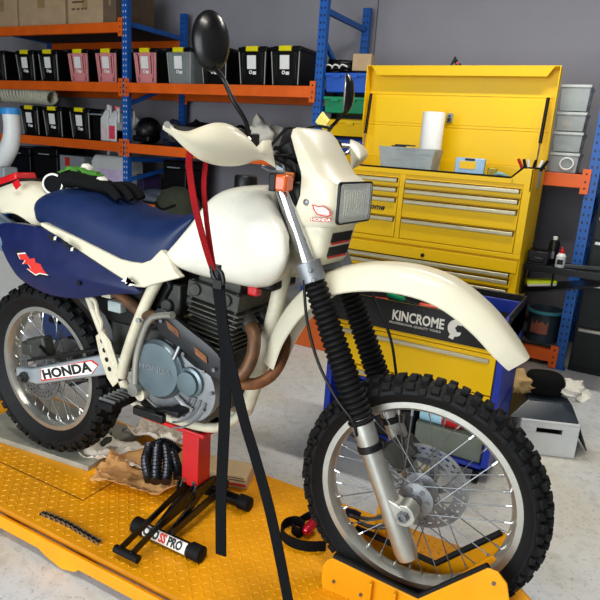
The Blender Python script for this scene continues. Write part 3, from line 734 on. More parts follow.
# airbox and dark innards
b = MB(); b.prism([V((x, -.095, z)) for x, z in ((.20, .72), (.20, .89), (.62, .86), (.66, .78), (.60, .68), (.52, .62), (.40, .62), (.33, .66))], (0, .19, 0)); b.build('airbox', black, bike, bev=.01)
b = MB(); b.prism([V((x, -.06, z)) for x, z in ((.36, .44), (.36, .66), (.60, .68), (.60, .44))], (0, .12, 0)); b.build('shock_linkage', castd, bike, bev=.02)
b = MB(); b.tube([(.12, -.02, .72), (.22, -.02, .665), (.31, -.02, .60), (.355, -.02, .52)], .05, 8, 3); b.build('inner_guard', black, bike)
b = MB(); b.bb((.70, -.07, .82), (1.0, .07, .87)); b.build('under_tank', black, bike, bev=.01)
# kick starter
b = MB(); b.tube([(.590, -.175, .455), (.592, -.178, .50), (.602, -.18, .58), (.640, -.185, .675), (.672, -.188, .712)], [.013, .0115, .0105, .010, .010], 12, 4); b.cyl((.590, -.14, .46), (.590, -.19, .46), .021, n=16)
b.tube([(.668, -.188, .709), (.70, -.19, .722), (.745, -.195, .733)], [.010, .0095, .0095], 12, 3); b.cyl((.745, -.196, .733), (.752, -.197, .735), .011, n=12); b.build('kick_lever', mat('lever_alloy', '9c9b92', .35, metal=.7), bike)
# foot pegs
for s_ in (-1, 1):
    b = MB(); b.bb((.515, s_ * .15, .405), (.575, s_ * .26, .43)); b.cyl((.53, s_ * .10, .42), (.545, s_ * .17, .42), .015, n=10); pg = b.build('foot_peg', rubber, bike, bev=.004)
    b = MB()
    for k in range(6): b.bb((.512 + .0 * k, s_ * (.155 + k * .018), .43), (.577, s_ * (.160 + k * .018), .438))
    b.build('peg_teeth', steel, pg)
# brake pedal
b = MB(); b.tube([(.60, -.155, .415), (.66, -.17, .405), (.72, -.185, .43), (.76, -.19, .44)], .011, 10, 4); b.box((.66, -.19, .40), (.12, .02, .028)); b.box((.775, -.195, .445), (.045, .05, .018)); b.build('brake_pedal', black, bike, bev=.004)
b = MB(); b.cyl((.60, -.12, .44), (.60, -.17, .44), .02, n=14); b.box((.585, -.16, .48), (.03, .02, .05)); b.build('pedal_pivot', framem, bike)
# swingarm
for s_ in (-1, 1):
    b = MB(); pf = [(-.055, .312), (-.055, .358), (.03, .372), (.40, .514), (.47, .516), (.47, .455), (.40, .440), (.06, .318)]
    b.prism([V((x, s_ * .122, z)) for x, z in pf], (0, -s_ * .03, 0)); sw = b.build('swingarm', silverswing, bike, bev=.005)
    if s_ < 0:
        dc = [(.085, .338), (.085, .384), (.345, .482), (.375, .472), (.345, .432)]
        b = MB(); b.prism([V((x, -.1222, z)) for x, z in dc], (0, -.0012, 0)); b.build('swingarm_sticker', redp, sw)
        cz = V((.23, 0, .42))
        b = MB(); b.prism([V((cz.x + (x - cz.x) * .965, -.1232, cz.z + (z - cz.z) * .90)) for x, z in dc], (0, -.0012, 0)); b.build('sticker_field', decalw, sw)
        dr = V((.26, 0, .096)).normalized(); text('HONDA', V((.218, -.1250, .410)), dr, (0, 0, 1), .046, decalb, sw, 'lettering', bold=.04, sx=1.5, ext=.0004)
    b = MB(); b.cyl((0, s_ * .12, .335), (0, s_ * .150, .335), .013, n=12); b.cyl((0, s_ * .12, .335), (0, s_ * .138, .335), .020, n=6); b.cyl((-.04, s_ * .107, .335), (-.075, s_ * .107, .335), .006, n=8); b.split('axle_nut', castd, sw)
b = MB(); b.box((.03, -.075, .445), (.10, .045, .075), Mx.Rotation(-.3, 3, 'Y')); b.box((-.02, -.075, .43), (.06, .05, .05)); b.build('rear_caliper', castd, bike, bev=.008)
b = MB(); b.tube([(.06, -.10, .46), (.15, -.118, .445), (.30, -.118, .50), (.42, -.11, .56)], .006, 8, 4); b.build('brake_hose', black, bike)
b = MB(); b.beam((.02, -.118, .402), (.40, -.118, .535), .02, .008); b.build('chain_slider', black, bike)
b = MB(); b.lathe([(.03, .074), (.095, .074), (.10, .078), (.03, .078)], RW, (0, 1, 0), 40, closed=True); b.build('sprocket', steel, bike)
b = MB(); b.tube([(.0, .076, .435), (.25, .076, .50), (.52, .076, .53), (.56, .076, .50), (.52, .076, .46), (.25, .076, .35), (0, .076, .235)], .007, 6, 3); b.build('drive_chain', chainm, bike)
# ---- handlebar and controls
hb = [(.930, -.415, 1.232), (.960, -.28, 1.232), (.985, -.18, 1.222), (1.0, -.11, 1.19), (1.005, -.05, 1.172), (1.005, .05, 1.172), (1.0, .11, 1.19), (.985, .18, 1.222), (.960, .28, 1.232), (.930, .415, 1.232)]
b = MB(); b.tube(hb, .0112, 12, 4); b.cyl((.995, -.10, 1.20), (.995, .10, 1.20), .006, n=8); hbo = b.build('handlebar', steel, bike)
b = MB(); b.box((1.005, 0, 1.165), (.05, .12, .045)); b.build('bar_clamp', alud, hbo, bev=.004)
for s_ in (-1, 1):
    g = [V((.930, s_ * .415, 1.232)), V((.958, s_ * .29, 1.232))]; d = (g[1] - g[0]).normalized()
    b = MB(); b.lathe([(.011, 0), (.019, 0), (.019, .006), (.016, .01), (.016, .10), (.024, .112), (.024, .118), (.012, .12)], g[0] - d * .004, d, 18); b.build('grip', rubber, hbo)
    b = MB(); b.box((.968, s_ * .255, 1.232), (.045, .05, .045)); b.box((.985, s_ * .205, 1.225), (.045, .045, .04)); b.build('switch_block', black, hbo, bev=.005)
    b = MB(); b.tube([(.99, s_ * .20, 1.222), (.985, s_ * .26, 1.215), (.965, s_ * .34, 1.205)], [.008, .007, .006], 8, 4); b.build('lever_blade', steel, hbo)
    # hand guard: outline measured on the near side, mirrored for the far one
    up_ = [(163, 126), (166, 123), (171, 126), (178, 130), (188, 131), (200, 127), (213, 123), (224, 123), (233, 126), (241, 131), (248, 137), (254, 144), (258, 147), (262, 141), (271, 140)]
    lo_ = [(163, 129), (167, 132), (173, 136), (182, 145), (191, 153), (201, 160), (212, 164), (224, 166), (236, 166), (247, 164), (254, 161), (263, 160), (269, 163), (276, 168)]
    def res_(L, n):
        PP = cat_rom([V((q[0], q[1], 0)) for q in L], 6); out = []
        for k in range(n):
            u = 163.2 + k / (n - 1) * (L[-1][0] - 163.4)
            for i in range(len(PP) - 1):
                if PP[i].x <= u <= PP[i + 1].x: t = (u - PP[i].x) / max(1e-6, PP[i + 1].x - PP[i].x); out.append((u, PP[i].y + (PP[i + 1].y - PP[i].y) * t)); break
            else: out.append((u, L[-1][1]))
        return out
    N1, M1 = 40, 10; UU, LL = res_(up_, N1), res_(lo_, N1)
    nn = V((.75, s_ * .62, .1)).normalized(); bul = .030 if s_ < 0 else .055
    fr_, bk_ = [], []
    for i in range(N1):
        for j in range(M1):
            t = j / (M1 - 1); u = UU[i][0] + (LL[i][0] - UU[i][0]) * t; v = UU[i][1] + (LL[i][1] - UU[i][1]) * t
            p = at(u, v, y=-.475 + .27 * (u - 163) / 112)
            if s_ > 0: p = V((p.x + .03, -p.y - .02, p.z - .01))
            h = bul * math.sin(PI * i / (N1 - 1)) ** .8 * math.sin(PI * t) ** .8
            fr_.append(p + nn * h); bk_.append(p + nn * (h - .005))
    P = [fr_[i * M1] for i in range(N1)]
    P = [P[0], P[0], P[2], P[3], P[5]] + P[6:34]
    n0 = N1 * M1; fs = []
    for i in range(N1 - 1):
        for j in range(M1 - 1):
            q = (i * M1 + j, (i + 1) * M1 + j, (i + 1) * M1 + j + 1, i * M1 + j + 1); fs.append(q); fs.append(tuple(n0 + x for x in q[::-1]))
    rim_ = [i * M1 for i in range(N1)] + [(N1 - 1) * M1 + j for j in range(1, M1)] + [i * M1 + M1 - 1 for i in range(N1 - 2, -1, -1)] + [j for j in range(M1 - 2, 0, -1)]
    for a_, c_ in zip(rim_, rim_[1:] + rim_[:1]): fs.append((a_, a_ + n0, c_ + n0, c_))
    b = MB(); b.add(fr_ + bk_, fs); hg = b.build('hand_guard', white, hbo, ang=60)
    b = MB(); p = (P[0] + P[4]) / 2; b.cyl(p + V((0, 0, .0)), V((.93, s_ * .42, 1.232)), .008, n=8)
    b.cyl(P[0].lerp(P[2], .6) + nn * .002, P[0].lerp(P[2], .6) + nn * .008, .007, n=10); p2 = P[-3]; b.tube([p2, p2 + V((-.02, -s_ * .02, -.02)), V((1.0, s_ * .12, 1.19))], .006, 8, 3); b.split('guard_bracket', alu, hg)
# cable loop in front of the right guard
    # mirror
    mc = V((.963, s_ * .33, 1.432)) if s_ < 0 else V((.968, .38, 1.392))
    f_ = V((.88, s_ * .40, .08)).normalized() if s_ < 0 else V((.90, .46, .02)).normalized(); up = V((0, 0, 1)); sd = f_.cross(up).normalized(); u2 = sd.cross(f_)
    R = Mx((( sd.x, u2.x, f_.x), (sd.y, u2.y, f_.y), (sd.z, u2.z, f_.z)))
    sw_, sh_ = (.046, .064)
    b = MB(); rg = []
    for q, h in ((.0, .026), (.35, .024), (.65, .019), (.88, .010), (1., 0), (.99, -.006)):
        q = max(q, .02); rg.append([mc + R @ V((math.cos(2 * PI * k / 28) * sw_ * q, math.sin(2 * PI * k / 28) * sh_ * q, h)) for k in range(28)])
    b.loft(rg); mr = b.build('mirror', blackm, hbo, ang=50)
    b = MB(); b.loft([[mc + R @ V((math.cos(2 * PI * k / 28) * sw_ * .93, math.sin(2 * PI * k / 28) * sh_ * .93, h)) for k in range(28)] for h in (-.0055, -.0075)]); b.build('mirror_glass', reflm, mr)
    b = MB(); base = V((.99, s_ * .235, 1.245))
    if s_ < 0: pts = [mc + R @ V((.0, -.055, .008)), mc + V((.02, .02, -.075)), at(233, 100, y=-.31), at(246, 122, y=-.28), at(248, 137, y=-.255), base]
    else: pts = [mc + R @ V((0, -.05, .004)), mc + V((-.012, -.03, -.085)), V((.955, .30, 1.275)), V((.97, .26, 1.252)), base]
    b.tube(pts, .0055, 10, 4); b.box(base + V((0, 0, -.008)), (.03, .03, .03)); b.build('mirror_stem', black, mr)
    # turn signal
    ts = at(284, 183, y=-.15) if s_ < 0 else V((at(284, 183, y=-.15).x, .15, at(284, 183, y=-.15).z))
    b = MB(); b.cyl(ts + V((-.01, 0, 0)), ts + V((-.02, -s_ * .06, -.01)), .008, n=8); b.box(ts + V((-.022, 0, 0)), (.02, .046, .044)); t1 = b.build('turn_signal', black, bike, bev=.005)
    b = MB(); b.box(ts, (.034, .044, .042)); b.build('amber_lens', amber, t1, bev=.007)
# instruments and cables
b = MB(); b.box((1.045, .0, 1.165), (.05, .15, .085), Mx.Rotation(-.4, 3, 'Y')); b.cyl((1.03, -.045, 1.19), (1.01, -.045, 1.225), .034, n=18); b.cyl((1.03, .03, 1.19), (1.01, .03, 1.225), .030, n=18); b.build('instrument_cluster', black, bike, bev=.006)
b = MB(); b.box((1.06, -.03, 1.10), (.04, .12, .07)); b.box((1.035, -.06, 1.07), (.04, .03, .05)); b.build('wiring_block', black, bike, bev=.008)
b = MB(); b.box((1.045, -.095, 1.145), (.03, .012, .02)); b.build('cable_tag', mat('orange_tag', 'c2702a', .5), bike, bev=.003)
cab = [
 [at(300, 131, y=.05), at(288, 128, y=-.0), at(276, 140, y=-.05), at(266, 152, y=-.10)],
 [at(300, 131, y=.05), at(315, 126, y=.12), at(330, 128, y=.2)],
 [at(262, 152, y=-.16), at(278, 160, y=-.12), at(292, 170, y=-.09), at(300, 190, y=-.06), at(296, 215, y=-.05)],
 [at(268, 158, y=-.15), at(284, 156, y=-.11), at(298, 164, y=-.07), at(304, 182, y=-.04)],
 [at(276, 190, y=-.08), at(283, 215, y=-.07), at(290, 240, y=-.05), at(284, 262, y=-.05), at(272, 282, y=-.05)],
 [at(288, 205, y=-.06), at(292, 230, y=-.05), at(280, 258, y=-.06), at(268, 280, y=-.05)],
]
b = MB()
for c in cab: b.tube(c, .0042, 8, 5)
b.build('control_cable', black, bike)
b = MB(); b.tube([at(262, 166, y=-.13), at(270, 170, y=-.12), at(284, 172, y=-.1), at(282, 164, y=-.1), at(272, 162, y=-.12)], .004, 8, 4); b.build('throttle_cable', steel, bike)
b = MB(); b.tube([at(304, 280, y=-.13), at(307, 320, y=-.13), at(318, 362, y=-.13), at(336, 398, y=-.135), at(352, 420, y=-.135), at(357, 436, y=-.13)], .0042, 8, 5); b.build('speedometer_cable', black, bike)
b = MB(); b.tube([V((1.17, .125, .90)), at(388, 330, y=.13), at(396, 372, y=.13), at(400, 400, y=.13), V((1.38, .13, .40))], .0045, 8, 5); b.build('front_brake_hose', black, bike)
# yellow tag tied to the far mirror stem
tg = thing('paper_tag', 'yellow folded paper tag tied to the mirror stem above the headlight cowl', 'tag', tuple(V((.95, .29, 1.25))))
b = MB(); c = at(323, 121, y=.24); nrm = (CAM - c).normalized(); nrm = V((nrm.x, nrm.y, 0)).normalized(); sd = V((0, 0, 1)).cross(nrm); sd.normalize()
q = [(-.016, .021), (.012, .016), (.021, -.008), (-.004, -.022), (-.021, -.004)]
q = [(-.004, .028), (.022, .004), (.003, -.026), (-.024, -.004)]
b.prism([c + sd * x + V((0, 0, 1)) * z for x, z in q], nrm * .006); o = b.build('tag_sheet', olivep, tg, bev=.002)
b = MB()
for t in (-.3, 0., .3): b.beam(c + nrm * .0063 + sd * (-.016 + t * .018) + V((0, 0, .006 + t * .02)), c + nrm * .0063 + sd * (.006 + t * .02) + V((0, 0, -.014 + t * .02)), .0012, .0008, nrm)
b.build('crease', mat('tag_line', 'b79a3e', .6), o)
b = MB(); b.tube([c + V((0, 0, .018)), c + V((-.012, .03, .025)), V((.957, .30, 1.272))], .0012, 6, 3); b.build('tie_string', decalw, tg)
# ================================================================ PALLET RACK ALONG THE BACK WALL
RF = 2.81; RB = 3.60
XA, XB, XC = at(125, 100, y=RF).x, at(319, 72, y=RF).x, at(578, 258, y=RF).x
XZ = XA - 1.96
H1, H2, H3, H4 = 2.172, 1.660, 1.127, .59
HT = 2.9
rack = thing('storage_rack', 'blue and orange storage rack running along the back wall, loaded with tubs', 'storage rack', ((XA + XC) / 2, RF + .4, FZ))
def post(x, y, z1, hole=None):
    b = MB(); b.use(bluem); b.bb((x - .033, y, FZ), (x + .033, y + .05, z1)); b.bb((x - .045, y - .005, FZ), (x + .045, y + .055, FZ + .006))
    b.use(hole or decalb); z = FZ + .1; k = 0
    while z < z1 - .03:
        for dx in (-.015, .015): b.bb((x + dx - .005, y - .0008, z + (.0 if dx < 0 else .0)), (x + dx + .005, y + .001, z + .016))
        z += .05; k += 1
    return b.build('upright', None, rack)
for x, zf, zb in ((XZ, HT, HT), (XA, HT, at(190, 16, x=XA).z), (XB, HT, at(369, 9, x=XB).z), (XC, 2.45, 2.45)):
    post(x, RF, zf, mat('lit_hole', 'c9d2e6', .5) if x == XA else None); post(x, RB, zb)  # bright light on this upright is painted in as pale holes
    b = MB()
    for z in (FZ + .15, H3 - .15, 2.165 if x != XB else at(345, 20, x=XB).z):
        b.beam((x, RF + .04, z), (x, RB + .01, z), .03, .04)
    b.split('brace', bluem, rack)
    b = MB()
    for z0, z1 in ((FZ + .2, H4), (H4 + .2, H3 - .2), (H3 + .35, H2 + .1), (1.98, 1.5))[:4 if x == XB else 3]: b.beam((x + .012, RF + .04, z0), (x + .012, RB, z1), .025, .035)
    b.split('brace', bluem, rack)
def beam(x0, x1, z, m=orange, h=.085):
    for y in (RF - .012, RB + .02):
        b = MB(); b.bb((x0 + .033, y, z - h), (x1 - .033, y + .045, z))
        bo = b.build('beam', m, rack, bev=.003)
        b = MB(); b.use(m)
        for x, s_ in ((x0 + .033, 1), (x1 - .033, -1)): b.bb((x - .02, y - .006, z - h - .035), (x + .03, y + .0, z + .035)) if s_ > 0 else b.bb((x - .03, y - .006, z - h - .035), (x + .02, y + .0, z + .035))
        b.use(decalb)
        for x in (x0 + .038, x1 - .038):
            for dz in (-.085, -.045, .005): b.bb((x - .006, y - .0068, z + dz - .006), (x + .006, y - .005, z + dz + .006))
        b.split('beam_connector', None, bo)
    b = MB(); b.bb((x0 + .04, RF + .034, z - .02), (x1 - .04, RB + .02, z - .002)); b.build('shelf_board', deckb, rack)
for z in (H1, H2, H3, H4): beam(XZ, XA, z)
for z in (H2, H3, H4): beam(XA, XB, z)
HC = at(568, 173.5, y=RF).z; HB = -.02
for z in (HC, HB): beam(XB, XC, z)
# ---- tubs
def tub(body, w=.275, h=.30, d=.44, name='storage_tub'):
    r = thing(name, 'tub', 'storage tub', (0, 0, 0))
    b = MB(); b.loft([[V((sx * w * q / 2, sy * d * q / 2, z)) for sx, sy in ((-1, -1), (1, -1), (1, 1), (-1, 1))] for z, q in ((0, .86), (h * .88, .98))])
    for dx in (-.36, -.30, .30, .36): b.beam((dx * w * .9, -d * .435, .012), (dx * w, -d * .495, h * .84), .010, .012, (0, -1, 0))
    pink = body is binp
    bo = b.build('body', binb if pink else body, r, bev=.008)
    if pink:
        b = MB(); f0, f1 = -d * .43 - .0015, -d * .49 - .0015
        b.prism([(-w * .40, f0, .004), (w * .40, f0, .004), (w * .485, f1, h * .86), (-w * .485, f1, h * .86)], (0, -.004, 0))
        for dx in (-.33, .33): b.beam((dx * w * .9, f0 - .006, .05), (dx * w, f1 - .006, h * .80), .016, .010, (0, -1, 0))
        b.build('front_panel', body, bo, bev=.002)
        b = MB()
        for dx in (-.27, .27): b.beam((dx * w * .9, f0 - .0055, .05), (dx * w, f1 - .0055, h * .78), .008, .004, (0, -1, 0))
        b.split('panel_groove', black, bo)
    b = MB(); b.bb((-w / 2, -d / 2, h * .87), (w / 2, d / 2, h * .97)); b.bb((-w * .44, -d * .45, h * .96), (w * .44, d * .45, h)); b.build('lid', binb, r, bev=.006)
    b = MB(); b.bb((-.055, -d / 2 - .012, h * .86), (.055, -d / 2 + .03, h * .99)); b.build('latch', latch, r, bev=.004)
    n_ = V((0, -1, .22)).normalized()
    b = MB(); b.prism([V((x, -d * .433 - (z / (h * .88)) * d * .06 - .009, z)) for x, z in ((-.045, h * .42), (.04, h * .42), (.04, h * .76), (-.045, h * .76))], (0, -.002, 0)); lb = b.build('label', paper, bo)
    b = MB()
    b.lathe([(.008, 0), (.015, 0), (.015, .003), (.008, .003)], (-.012, -d * .475, h * .34), (0, -1, 0), 14, closed=True); b.bb((.01, -d * .486, h * .28), (.04, -d * .473, h * .36)); b.build('printed_mark', paper, bo)
    b = MB()
    for dx in (-.47, .47): b.beam((dx * w * .88, -d * .437, .012), (dx * w * .98, -d * .495, h * .85), .006, .006, (0, -1, 0))
    b.split('edge_rib', mat('tub_edge', 'a9a7a0' if body is binb else 'c9777a', .5) if body is not binp else mat('tub_edge_pink', 'c07274', .5), bo)
    return r
tb = tub(binb); tpk = tub(binp); tcl = tub(binc)
used = {}
def put_tub(proto, u, z, label, group, y=RF + .25):
    # centre of the front face measured at u along the shelf front
    vv = 65 if z > 1.4 else 122
    x = at(u, vv, y=y - .22).x
    k = proto.name
    o = proto if k not in used else dup(proto, (0, 0, 0))
    used[k] = 1; o.location = (x, y, z + .0005); o['label'] = label; o['group'] = group
G2 = 'storage tubs on the shelf below the cardboard boxes'; G3 = 'storage tubs on the lower shelf beside the jugs'
put_tub(tb, -4, H2, 'black storage tub cut by the edge of the photo, on the upper tub shelf', G2)
put_tub(tb, 24.5, H2, 'black storage tub under the middle cardboard box, second-last before the pink tubs', G2)
put_tub(tb, 47.5, H2, 'black storage tub standing directly beside the first pink tub', G2)
put_tub(tpk, 77.5, H2, 'pink storage tub standing next to the black tubs, under the printed carton', G2)
put_tub(tpk, 105.5, H2, 'second pink storage tub, just before the blue upright and under the printed carton', G2)
put_tub(tpk, 144.5, H2, 'pink storage tub just past the blue rack upright, beside the clear tub', G2)
put_tub(tcl, 178, H2, 'clear storage tub with dark lid and mixed contents, beside the third pink tub', G2)
put_tub(tb, 213, H2, 'black storage tub behind the round mirror, on the upper tub shelf', G2)
put_tub(tb, 251.5, H2, 'black storage tub between the mirror and the last tub of its shelf', G2)
put_tub(tb, 284.5, H2, 'black storage tub at the end of its shelf, against the upright nearest the chest', G2)
put_tub(tb, 29, H3, 'black storage tub below the ribbed hose, first of three on the lower shelf', G3)
put_tub(tb, 52, H3, 'black storage tub in the middle of three on the lower shelf', G3)
put_tub(tb, 79, H3, 'black storage tub nearest the white jugs on the lower shelf', G3)
# contents seen in the clear tub
b = MB(); x = at(176, 70, y=RF).x
# ---- cardboard boxes on top
def carton(u0, u1, h, label, mt, y=RF + .03, d=.5, z=H1, txt=False):
    x0 = at(u0, 15, y=y).x; x1 = at(u1, 15, y=y).x
    r = thing('cardboard_box', label, 'cardboard box', ((x0 + x1) / 2, y + d / 2, z), 'cardboard boxes on the top shelf')
    b = MB(); b.bb((x0, y, z + .0005), (x1, y + d, z + h)); o = b.build('box_body', mt, r, bev=.004)
    b = MB(); b.bb((x0 + (x1 - x0) * .42, y - .0012, z + h * .45), (x0 + (x1 - x0) * .58, y + .0005, z + h)); b.bb((x0 + (x1 - x0) * .42, y + .0, z + h), (x0 + (x1 - x0) * .58, y + d, z + h + .001)); b.build('packing_tape', mat('packing_tape', '9d8158', .4), r)
    if txt:
        b = MB()
        for i, (a, c, w) in enumerate(((.14, .78, .2), (.14, .62, .34), (.12, .42, .1), (.27, .42, .08), (.40, .42, .07), (.50, .42, .06))): b.bb((x0 + (x1 - x0) * a, y - .0018, z + h * c), (x0 + (x1 - x0) * (a + w), y - .0005, z + h * (c + .055)))
        b.build('printed_mark', mat('brown_print', '5e4a38', .7), r)
carton(-12, 17, .34, 'cardboard box cut by the edge of the photo, on the top rack shelf', card)
carton(19, 65, .36, 'wide plain cardboard box in the middle of the top rack shelf', card)
carton(68, 102.5, .30, 'cardboard box with dark printed marks on the top rack shelf', card, txt=True)
carton(104, 116, .33, 'cardboard box with shade in its colour beside the blue upright on the top shelf', cardd)
# ---- ribbed hose lying on the lower tubs
b = MB(); zt = H3 + .31
pts = [V((at(u, 95, y=RF + .22).x, RF + .22, zt + r)) for u, r in ((-5, .158), (3, .152), (15, .142), (30, .122), (42, .102), (52, .084))] 
PT = cat_rom(pts, 8); n = len(PT); hel = []
L0 = sum((PT[i + 1] - PT[i]).length for i in range(n - 1)); turns = int(L0 / .036)
for k in range(turns * 18 + 1):
    q = k / (turns * 18); x_ = q * (n - 1); i = min(int(x_), n - 2); c_ = PT[i].lerp(PT[i + 1], x_ - i); a_ = 2 * PI * k / 18; r_ = .138 - .072 * q
    hel.append(c_ + V((.02 * math.sin(a_), r_ * math.cos(a_), r_ * math.sin(a_))))
b.tube(hel, .0165, 7); hs_ = b.build('ribbed_hose', hosec, ang=60); tag(hs_, 'cream ribbed flexible hose lying on top of the three lower black tubs', 'hose')
# ---- jugs of coolant
def jug(u, y, z, label, body, liq, h=.27, w=.12):
    x = at(u, 125, y=y).x; r = thing('coolant_jug', label, 'jug', (x, y, z), 'coolant jugs on the lower rack shelf')
    b = MB(); b.loft([[V((x + sx * w * q / 2, y + sy * .07 * q, z + zz)) for sx, sy in ((-1, -1), (1, -1), (1, 1), (-1, 1))] for zz, q in ((0.0005, .95), (.01, 1), (h * .62, 1), (h * .8, .62), (h * .88, .4))]); o = b.build('jug_body', body, r, bev=.012)
    b = MB(); b.tube([(x + .015, y - .01, z + h * .86), (x + .04, y - .02, z + h * .95), (x + .052, y - .03, z + h * .75), (x + .05, y - .03, z + h * .55)], .011, 8, 3); b.build('handle', body, r)
    b = MB(); b.cyl((x - .005, y, z + h * .86), (x - .005, y, z + h), .022, n=14); b.build('cap', liq, r)
    b = MB(); b.bb((x - w * .36, y - .0725, z + h * .08), (x + w * .36, y - .069, z + h * .45)); b.build('label', liq, r)
jug(109.5, RF + .12, H3, 'white coolant jug with pale label, furthest from the blue upright', wplast, mat('pale_label', 'd9c7c9', .5), h=.34, w=.10)
jug(117.5, RF + .10, H3, 'white coolant jug with pink label, touching the blue upright', wplast, pinkliq, h=.33, w=.10)
jug(132, RF + .14, H3, 'white coolant jug with red label behind the blue upright, beside the helmet', wplast, redm, h=.31, w=.10)
# ---- soft goods on the second bay shelf
def soft(name, label, cat, u, v, y, r, mt, amp=.5, group=None, z=None):
    p = at(u, v, y=y)
    if z is not None: p.z = z + r[2] * .96
    b = MB(); b.ell(p, r, amp=amp, n=20, m_=12); return tag(b.build(name, mt, ang=80), label, cat, group)
hz = H3
hl = thing('motorcycle_helmet', 'black motorcycle helmet on the rack shelf beside the blue upright', 'helmet', tuple(at(149, 140, y=RF + .2)))
p = at(149, 128, y=RF + .2); p.z = hz + .125
b = MB(); b.ell(p, (.115, .14, .125)); ho = b.build('helmet_shell', black, hl)
b = MB(); b.ell(p + V((-.01, -.03, .01)), (.106, .12, .05)); b.build('visor', mat('smoked_visor', '1a1c20', .1, coat=.5), hl)
b = MB(); b.box(p + V((.02, -.11, -.075)), (.20, .06, .06)); b.build('chin_bar', black, ho, bev=.015)
soft('riding_jacket', 'dark navy folded jacket beside the helmet on the rack shelf', 'jacket', 175, 130, RF + .24, (.115, .16, .11), navycloth, .6, z=hz)
soft('duffel_bag', 'black soft bag behind the cream hand guard on the rack shelf', 'bag', 200, 127, RF + .32, (.10, .16, .12), darkcloth, .6, z=hz)
soft('riding_jacket', 'red folded jacket between black bags on the rack shelf', 'jacket', 220, 122, RF + .24, (.085, .15, .11), redcloth, .5, z=hz)
soft('duffel_bag', 'black round bag between the red jacket and the white pack', 'bag', 239, 127, RF + .25, (.085, .15, .11), darkcloth, .4, z=hz)
soft('fabric_pack', 'crumpled off-white fabric pack on the rack shelf behind the mirror stem', 'pack', 263, 127, RF + .26, (.14, .15, .135), whitecloth, .7, z=hz)
b = MB(); q = at(291, 145, y=RF + .18); b.bb((q.x - .08, RF + .03, hz + .0005), (q.x + .10, RF + .40, hz + .07)); tag(b.build('flat_case', black, bev=.006), 'flat black case lying in front of the white cartons beside the upright', 'case')
for i, (u, z0, w, h, lab) in enumerate(((302, .0005, .13, .14, 'white carton at the bottom of the small stack beside the blue upright'), (304, .142, .10, .09, 'small white carton topping the stack beside the blue upright'))):
    x = at(u, 125, y=RF + .3).x; b = MB(); b.bb((x - w / 2, RF + .41, hz + z0), (x + w / 2, RF + .62, hz + z0 + h)); tag(b.build('white_carton', paper, bev=.003), lab, 'carton', 'white cartons beside the blue upright')
x = at(309, 108, y=RF + .2).x
# ---- lower shelf
b = MB(); x0 = at(60, 165, y=RF + .2).x; x1 = at(84, 165, y=RF + .2).x
r = thing('parts_carton', 'grey parts carton with a red logo block on the lowest visible shelf', 'carton', ((x0 + x1) / 2, RF + .35, H4))
b.bb((x0, RF + .2, H4 + .0005), (x1, RF + .5, H4 + .36)); o = b.build('carton_body', gplast, r, bev=.004)
b = MB(); b.bb((x0 + .08, RF + .198, H4 + .25), (x0 + .15, RF + .201, H4 + .34)); b.build('logo_block', redp, o)
x0 = at(86, 165, y=RF + .1).x; x1 = at(122, 165, y=RF + .1).x
r = thing('jerry_can', 'large white plastic jerry can with top handle behind the seat', 'jerry can', ((x0 + x1) / 2, RF + .3, H4))
b = MB(); b.loft([[V((x0 + (x1 - x0) * (.5 + sx * .5 * q), RF + .28 + sy * .12 * q, H4 + z)) for sx, sy in ((-1, -1), (1, -1), (1, 1), (-1, 1))] for z, q in ((.0005, .96), (.02, 1), (.33, 1), (.40, .86))]); o = b.build('can_body', wplast, r, bev=.025, seg=3)
b = MB(); xm = x0 + (x1 - x0) * .42; b.tube([(xm - .08, RF + .28, H4 + .395), (xm - .06, RF + .28, H4 + .445), (xm + .06, RF + .28, H4 + .445), (xm + .08, RF + .28, H4 + .395)], .014, 10, 3); b.build('handle', wplast, r)
b = MB(); b.bb((x0 + .1, RF + .155, H4 + .06), (x1 - .03, RF + .161, H4 + .27)); b.build('label', mat('lilac_label', 'cfc2e0', .5), o)
x = at(143, 175, y=RF + .35).x; b = MB(); b.bb((x - .06, RF + .3, H4 + .0005), (x + .06, RF + .55, H4 + .24)); tag(b.build('oil_carton', mat('violet_carton', '3c2f5a', .6), bev=.004), 'dark violet carton standing behind the grey spare seat', 'carton')
x = at(158, 193, y=RF + .2).x
r = thing('spare_seat', 'grey spare motorcycle seat lying on the lowest visible rack shelf', 'spare seat', (x, RF + .2, H4))
b = MB(); b.loft([sect(x + dx, H4 + zt, H4 + .0005, hw, 3.) for dx, zt, hw in ((-.24, .05, .05), (-.2, .09, .10), (-.1, .10, .13), (0, .075, .13), (.1, .06, .12), (.2, .05, .09), (.25, .04, .04))]); b.xf(Mx.Translation((0, RF + .2, 0))); o = b.build('seat_pad', mat('grey_vinyl', '55606b', .5, var=.1), r, sub=1, ang=60)
b = MB(); b.loft([sect(x + .0 + dx, H4 + zt, H4 + .05, hw, 3.) for dx, zt, hw in ((-.16, .09, .05), (-.1, .13, .08), (0.05, .14, .08), (.12, .11, .05))]); b.xf(Mx.Translation((0, RF + .2, 0))); b.build('pillion_pad', mat('dark_grey_vinyl', '39424e', .5, var=.1), r, sub=1, ang=60)
